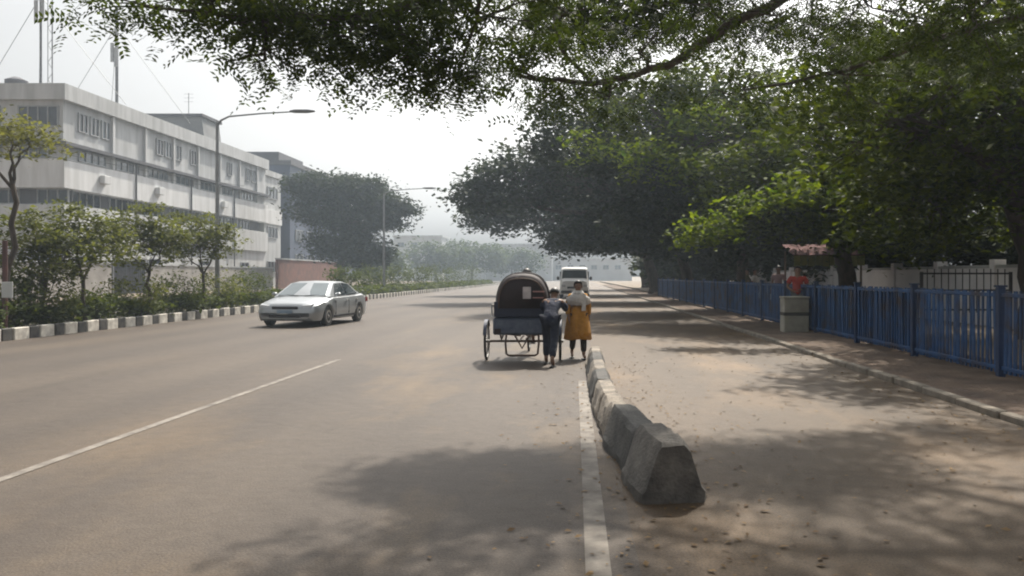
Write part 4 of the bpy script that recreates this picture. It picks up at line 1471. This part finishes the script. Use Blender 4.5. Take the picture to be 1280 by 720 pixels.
# ------------------------------------------------------------------ silver car (front towards us, -Y)
M_car = mat('silver_car_paint', (0.40, 0.42, 0.43), (0.37, 0.385, 0.395), rough=.28, metal=.55, scale=2)
M_glass = glass_mat('car_glass', (0.035, 0.045, 0.05), .06)
M_screen = glass_mat('sky_sheen_windscreen_glass', (0.20, 0.235, 0.25), .12)  # pale base colour imitates sky reflected in the windscreen
M_trim = mat('black_trim', (0.02, 0.02, 0.022), rough=.5)


def interp(x, pts):
    for (a, va), (b, vb) in zip(pts, pts[1:]):
        if x <= b:
            t = (x - a) / (b - a) if b > a else 0
            return va + (vb - va) * max(0, t)
    return pts[-1][1]


CW = 1.17   # width factor
car = thing('car', (-8.98, 24.8, 0), 'silver sedan driving towards us on the left of the road', 'car', None, R(-6))
WYs = (.92, 3.55)
topz = [(0, .56), (.05, .66), (.15, .73), (.6, .83), (1.2, .93), (1.4, .95), (3.5, .99), (3.9, 1.0), (4.35, .97), (4.5, .86), (4.56, .6)]
halfw = [(0, .66), (.06, .76), (.3, .86), (.8, .895), (1.5, .90), (3.4, .90), (4.1, .87), (4.45, .80), (4.56, .70)]
ys_ = sorted(set([0, .03, .08, .15, .25, .4, 4.2, 4.35, 4.45, 4.52, 4.56] + [round(.4 + .07 * k, 3) for k in range(55)]))
rings = []
for y in ys_:
    w = interp(y, halfw) * CW
    zt = interp(y, topz)
    zb = .20 if y > .12 else .26
    for yc in WYs:
        d = abs(y - yc)
        if d < .37:
            zb = max(zb, .31 + math.sqrt(.37 ** 2 - d * d))
    zb = min(zb, zt - .12)
    sh_ = zt - .07
    half = [(w * .0, zt + .02), (w * .45, zt + .015), (w * .82, zt - .01), (w * .95, sh_), (w * 1.0, max(zb + .05, sh_ - .16)), (w * 1.0, max(zb + .03, .45)), (w * .97, max(zb + .005, .30)), (w * .92, zb), (w * .5, min(zb, .26) if zb < .3 else zb), (0, min(zb, .26) if zb < .3 else zb)]
    rings.append([(x, y, z) for x, z in half] + [(-x, y, z) for x, z in half[-2:0:-1]])
q = MB(); q.loft(rings)
body = q.build('body', M_car, car, True, 35)
# cabin
bz = .93
prof = [(1.18, .95, .80), (1.95, 1.385, .62), (2.3, 1.42, .615), (2.95, 1.41, .61), (3.3, 1.36, .60), (3.95, 1.0, .74)]
cab = []
for (y, z, w) in prof:
    w *= CW
    cab.append([(-w, y, z - .02), (-w * .8, y, z), (0, y, z + .02), (w * .8, y, z), (w, y, z - .02)])
rings = []
wb = .82 * CW
for (y, z, w) in prof:
    w *= CW
    rings.append([(-wb, y, .90), (-w, y, z - .03), (-w * .8, y, z + .0), (0, y, z + .02), (w * .8, y, z), (w, y, z - .03), (wb, y, .90)])
q = MB(); q.loft(rings)
q.build('cabin', M_car, car, True, 30)


def lerp3(a, b, t):
    return tuple(a[i] + (b[i] - a[i]) * t for i in range(3))


def panel(name, A, B, C, D_, m, parent, t=.006, ins=(.06, .08)):
    """four corners (A,B bottom ; D,C top), inset and pushed out along its normal"""
    A, B, C, D_ = map(Vector, (A, B, C, D_))
    n_ = (B - A).cross(D_ - A).normalized()
    def pt(u, v):
        return (A.lerp(B, u)).lerp(D_.lerp(C, u), v)
    i, j = ins
    cs = [pt(i, j), pt(1 - i, j), pt(1 - i, 1 - j), pt(i, 1 - j)]
    q = MB()
    q.add([c - n_ * .02 for c in cs] + [c + n_ * t for c in cs], [(0, 3, 2, 1), (4, 5, 6, 7), (0, 1, 5, 4), (1, 2, 6, 5), (2, 3, 7, 6), (3, 0, 4, 7)])
    return q.build(name, m, parent)


w0, w1 = .80 * CW, .62 * CW
panel('windscreen', (-wb, 1.18, .93), (wb, 1.18, .93), (w1, 1.95, 1.37), (-w1, 1.95, 1.37), M_screen, car, .028, (.07, .06))
panel('rear_window', (wb, 3.95, .98), (-wb, 3.95, .98), (-.6 * CW, 3.3, 1.345), (.6 * CW, 3.3, 1.345), M_glass, car, .028, (.1, .1))
for s in (-1, 1):
    def S(a, b, c, d):
        return (a, b, c, d) if s > 0 else (b, a, d, c)
    # front and rear side windows
    f0, f1 = (wb * s, 1.55, .95), (wb * s, 2.52, .95)
    g0, g1 = (w1 * s, 2.02, 1.36), (w1 * s, 2.52, 1.385)
    panel('side_window', *S(f0, f1, g1, g0), M_glass, car, .012, (.03, .06))
    f0, f1 = (wb * s, 2.58, .95), (wb * s, 3.55, .97)
    g0, g1 = (w1 * s, 2.58, 1.385), (.6 * CW * s, 3.2, 1.345)
    panel('side_window', *S(f0, f1, g1, g0), M_glass, car, .012, (.03, .06))
    q = MB(); q.ball((s * (wb + .13), 1.52, 1.0), .10, .06, .065, 10, 8); q.build('wing_mirror', M_car, car, True)
    hl = MB()
    hl.loft([[(s * .46 * CW, .005, .60), (s * .70 * CW, .055, .61), (s * .70 * CW, .075, .70), (s * .46 * CW, .045, .68)], [(s * .46 * CW, .10, .60), (s * .74 * CW, .2, .61), (s * .74 * CW, .22, .735), (s * .46 * CW, .14, .71)]])
    hl.build('headlight', mat('headlight_glass', (.55, .57, .58), (.35, .36, .37), rough=.1, scale=20), car)
    tl = MB()
    tl.cbox(s * .62 * CW - .14, s * .62 * CW + .14, 4.40, 4.545, .68, .86, .02); tl.build('tail_light', mat('tail_light_red', (.25, .015, .015), rough=.2), car)
    tl2 = MB()
    tl2.cbox(min(s * .86 * CW, s * .795 * CW), max(s * .86 * CW, s * .795 * CW), 4.25, 4.44, .68, .84, .015); tl2.build('tail_light', MATS['tail_light_red'], car)
    for yc in WYs:
        xc = s * .80 * CW
        w = MB(); w.loft([[(xc + s * e, yc + rr * math.cos(a), .31 + rr * math.sin(a)) for a in [2 * math.pi * k / 24 for k in range(24)]] for e, rr in ((-.10, .27), (-.09, .30), (.07, .31), (.09, .29), (.09, .21))])
        wo_ = w.build('wheel', M_tyre, car, True)
        w = MB(); w.loft([[(xc + s * e, yc + rr * math.cos(a), .31 + rr * math.sin(a)) for a in [2 * math.pi * k / 20 for k in range(20)]] for e, rr in ((.07, .208), (.094, .205), (.094, .17), (.075, .06), (.10, .04))])
        ro = w.build('rim', M_chrome, wo_, True)
    for z in (.62,):
        q = MB(); q.box(min(s * .905 * CW, s * .86 * CW), max(s * .905 * CW, s * .86 * CW), 1.35, 3.1, .26, .33); q.build('sill', M_trim, car)
    for yv in (2.25, 3.15):
        q = MB(); q.cbox(min(s * .93 * CW, s * .90 * CW), max(s * .93 * CW, s * .90 * CW), yv, yv + .16, .80, .825, .005); q.build('door_handle', M_chrome, car)
for s in (-1, 1):
    for yv in (1.44, 2.54, 3.16):
        q = MB(); q.box(min(s * .905 * CW, s * .88 * CW), max(s * .905 * CW, s * .88 * CW), yv, yv + .012, .36, .80); q.build('door_seam', M_trim, car)
q = MB(); q.cbox(-.42, .42, -.012, .04, .565, .655, .01); q.build('grille', M_trim, car)
q = MB(); q.cbox(-.52, .52, -.010, .05, .30, .40, .015); q.build('air_intake', M_trim, car)
q = MB(); q.cbox(-.25, .25, -.028, -.017, .44, .545, .004); q.build('number_plate', mat('pale_blue_plate', (.25, .33, .42), rough=.5), car)
q = MB(); q.cbox(-.80, .80, .0, .10, .285, .30, .005); q.build('bumper_lip', M_trim, car)
for s in (-1, 1):
    q = MB(); q.tube([(s * .1, 1.16, .965), (s * .55, 1.24, .99)], .008, 4); q.build('wiper', M_trim, car)

# ------------------------------------------------------------------ white microbus far up the road (front towards us)
van = thing('microbus', (.0, 56, 0), 'white microbus far up the road behind the person in orange', 'microbus')
sect = [(0, .80, .55, .95), (.06, .95, .35, 1.25), (.35, 1.0, .3, 1.5), (.75, 1.02, .3, 2.12), (1.2, 1.03, .3, 2.24), (4.6, 1.03, .3, 2.22), (4.8, .98, .35, 2.1)]
rings = []
for (y, w, zb, zt) in sect:
    rings.append([(-w, y, zb), (-w * 1.02, y, zb + .4), (-w * .98, y, (zb + zt) / 2 + .1), (-w * .88, y, zt - .06), (-w * .7, y, zt), (w * .7, y, zt), (w * .88, y, zt - .06), (w * .98, y, (zb + zt) / 2 + .1), (w * 1.02, y, zb + .4), (w, y, zb)])
q = MB(); q.loft(rings); q.build('body', mat('white_van_paint', (.72, .72, .71), (.66, .66, .65), rough=.35, scale=2), van, True, 35)
panel('windscreen', (-.96, .30, 1.38), (.96, .30, 1.38), (.88, .74, 2.02), (-.88, .74, 2.02), M_glass, van, .05, (.04, .06))
for s in (-1, 1):
    for y0, y1 in ((.95, 1.9), (2.0, 3.2), (3.3, 4.4)):
        q = MB(); q.box(min(s * .94, s * 1.035), max(s * .94, s * 1.035), y0, y1, 1.35, 1.92); q.build('side_window', M_glass, van)
    q = MB(); q.cbox(s * .75 - .14, s * .75 + .14, -.01, .1, .82, 1.0, .02); q.build('headlight', MATS['headlight_glass'], van)
    for yc in (.85, 3.8):
        w = MB(); w.loft([[(s * (.93 + e), yc + rr * math.cos(a), .33 + rr * math.sin(a)) for a in [2 * math.pi * k / 18 for k in range(18)]] for e, rr in ((-.1, .3), (.07, .33), (.12, .30), (.12, .1))]); w.build('wheel', M_tyre, van, True)
    q = MB(); q.ball((s * 1.16, .6, 1.45), .09, .06, .14, 8, 6); q.build('wing_mirror', M_trim, van, True)
q = MB(); q.cbox(-.5, .5, -.03, .05, .72, .86, .01); q.build('grille', M_trim, van)
q = MB(); q.cbox(-.95, .95, -.05, .12, .4, .58, .03); q.build('bumper', M_trim, van)

# ------------------------------------------------------------------ overhead wires on the left
for i, (z, dx) in enumerate(((10.6, 0), (10.1, .6))):
    q = MB()
    pts = [(-33 + dx, 20 + 60 * t, z - 1.1 * math.sin(math.pi * t)) for t in [k / 14 for k in range(15)]]
    q.tube(pts, .022, 4)
    o = q.build('overhead_wire', M_trim)
    tag(o, 'thin overhead wire sagging across the office front, %s of two' % ('upper', 'lower')[i], 'wire', 'overhead wires')

# ------------------------------------------------------------------ haze
hz = bpy.data.materials.new('haze_air')
hz.use_nodes = True
hn, hl_ = hz.node_tree.nodes, hz.node_tree.links
hn.clear()
ho = hn.new('ShaderNodeOutputMaterial')
pv = hn.new('ShaderNodeVolumePrincipled')
pv.inputs['Color'].default_value = (0.74, 0.87, 1.0, 1)
pv.inputs['Density'].default_value = 0.00095
pv.inputs['Anisotropy'].default_value = 0.45
hl_.new(pv.outputs[0], ho.inputs['Volume'])
q = MB(); q.box(-80, 80, -15, 330, -1.03, 27)
o = q.build('haze', hz)
tag(o, 'pale grey haze hanging over the whole street', 'haze', None, 'stuff')
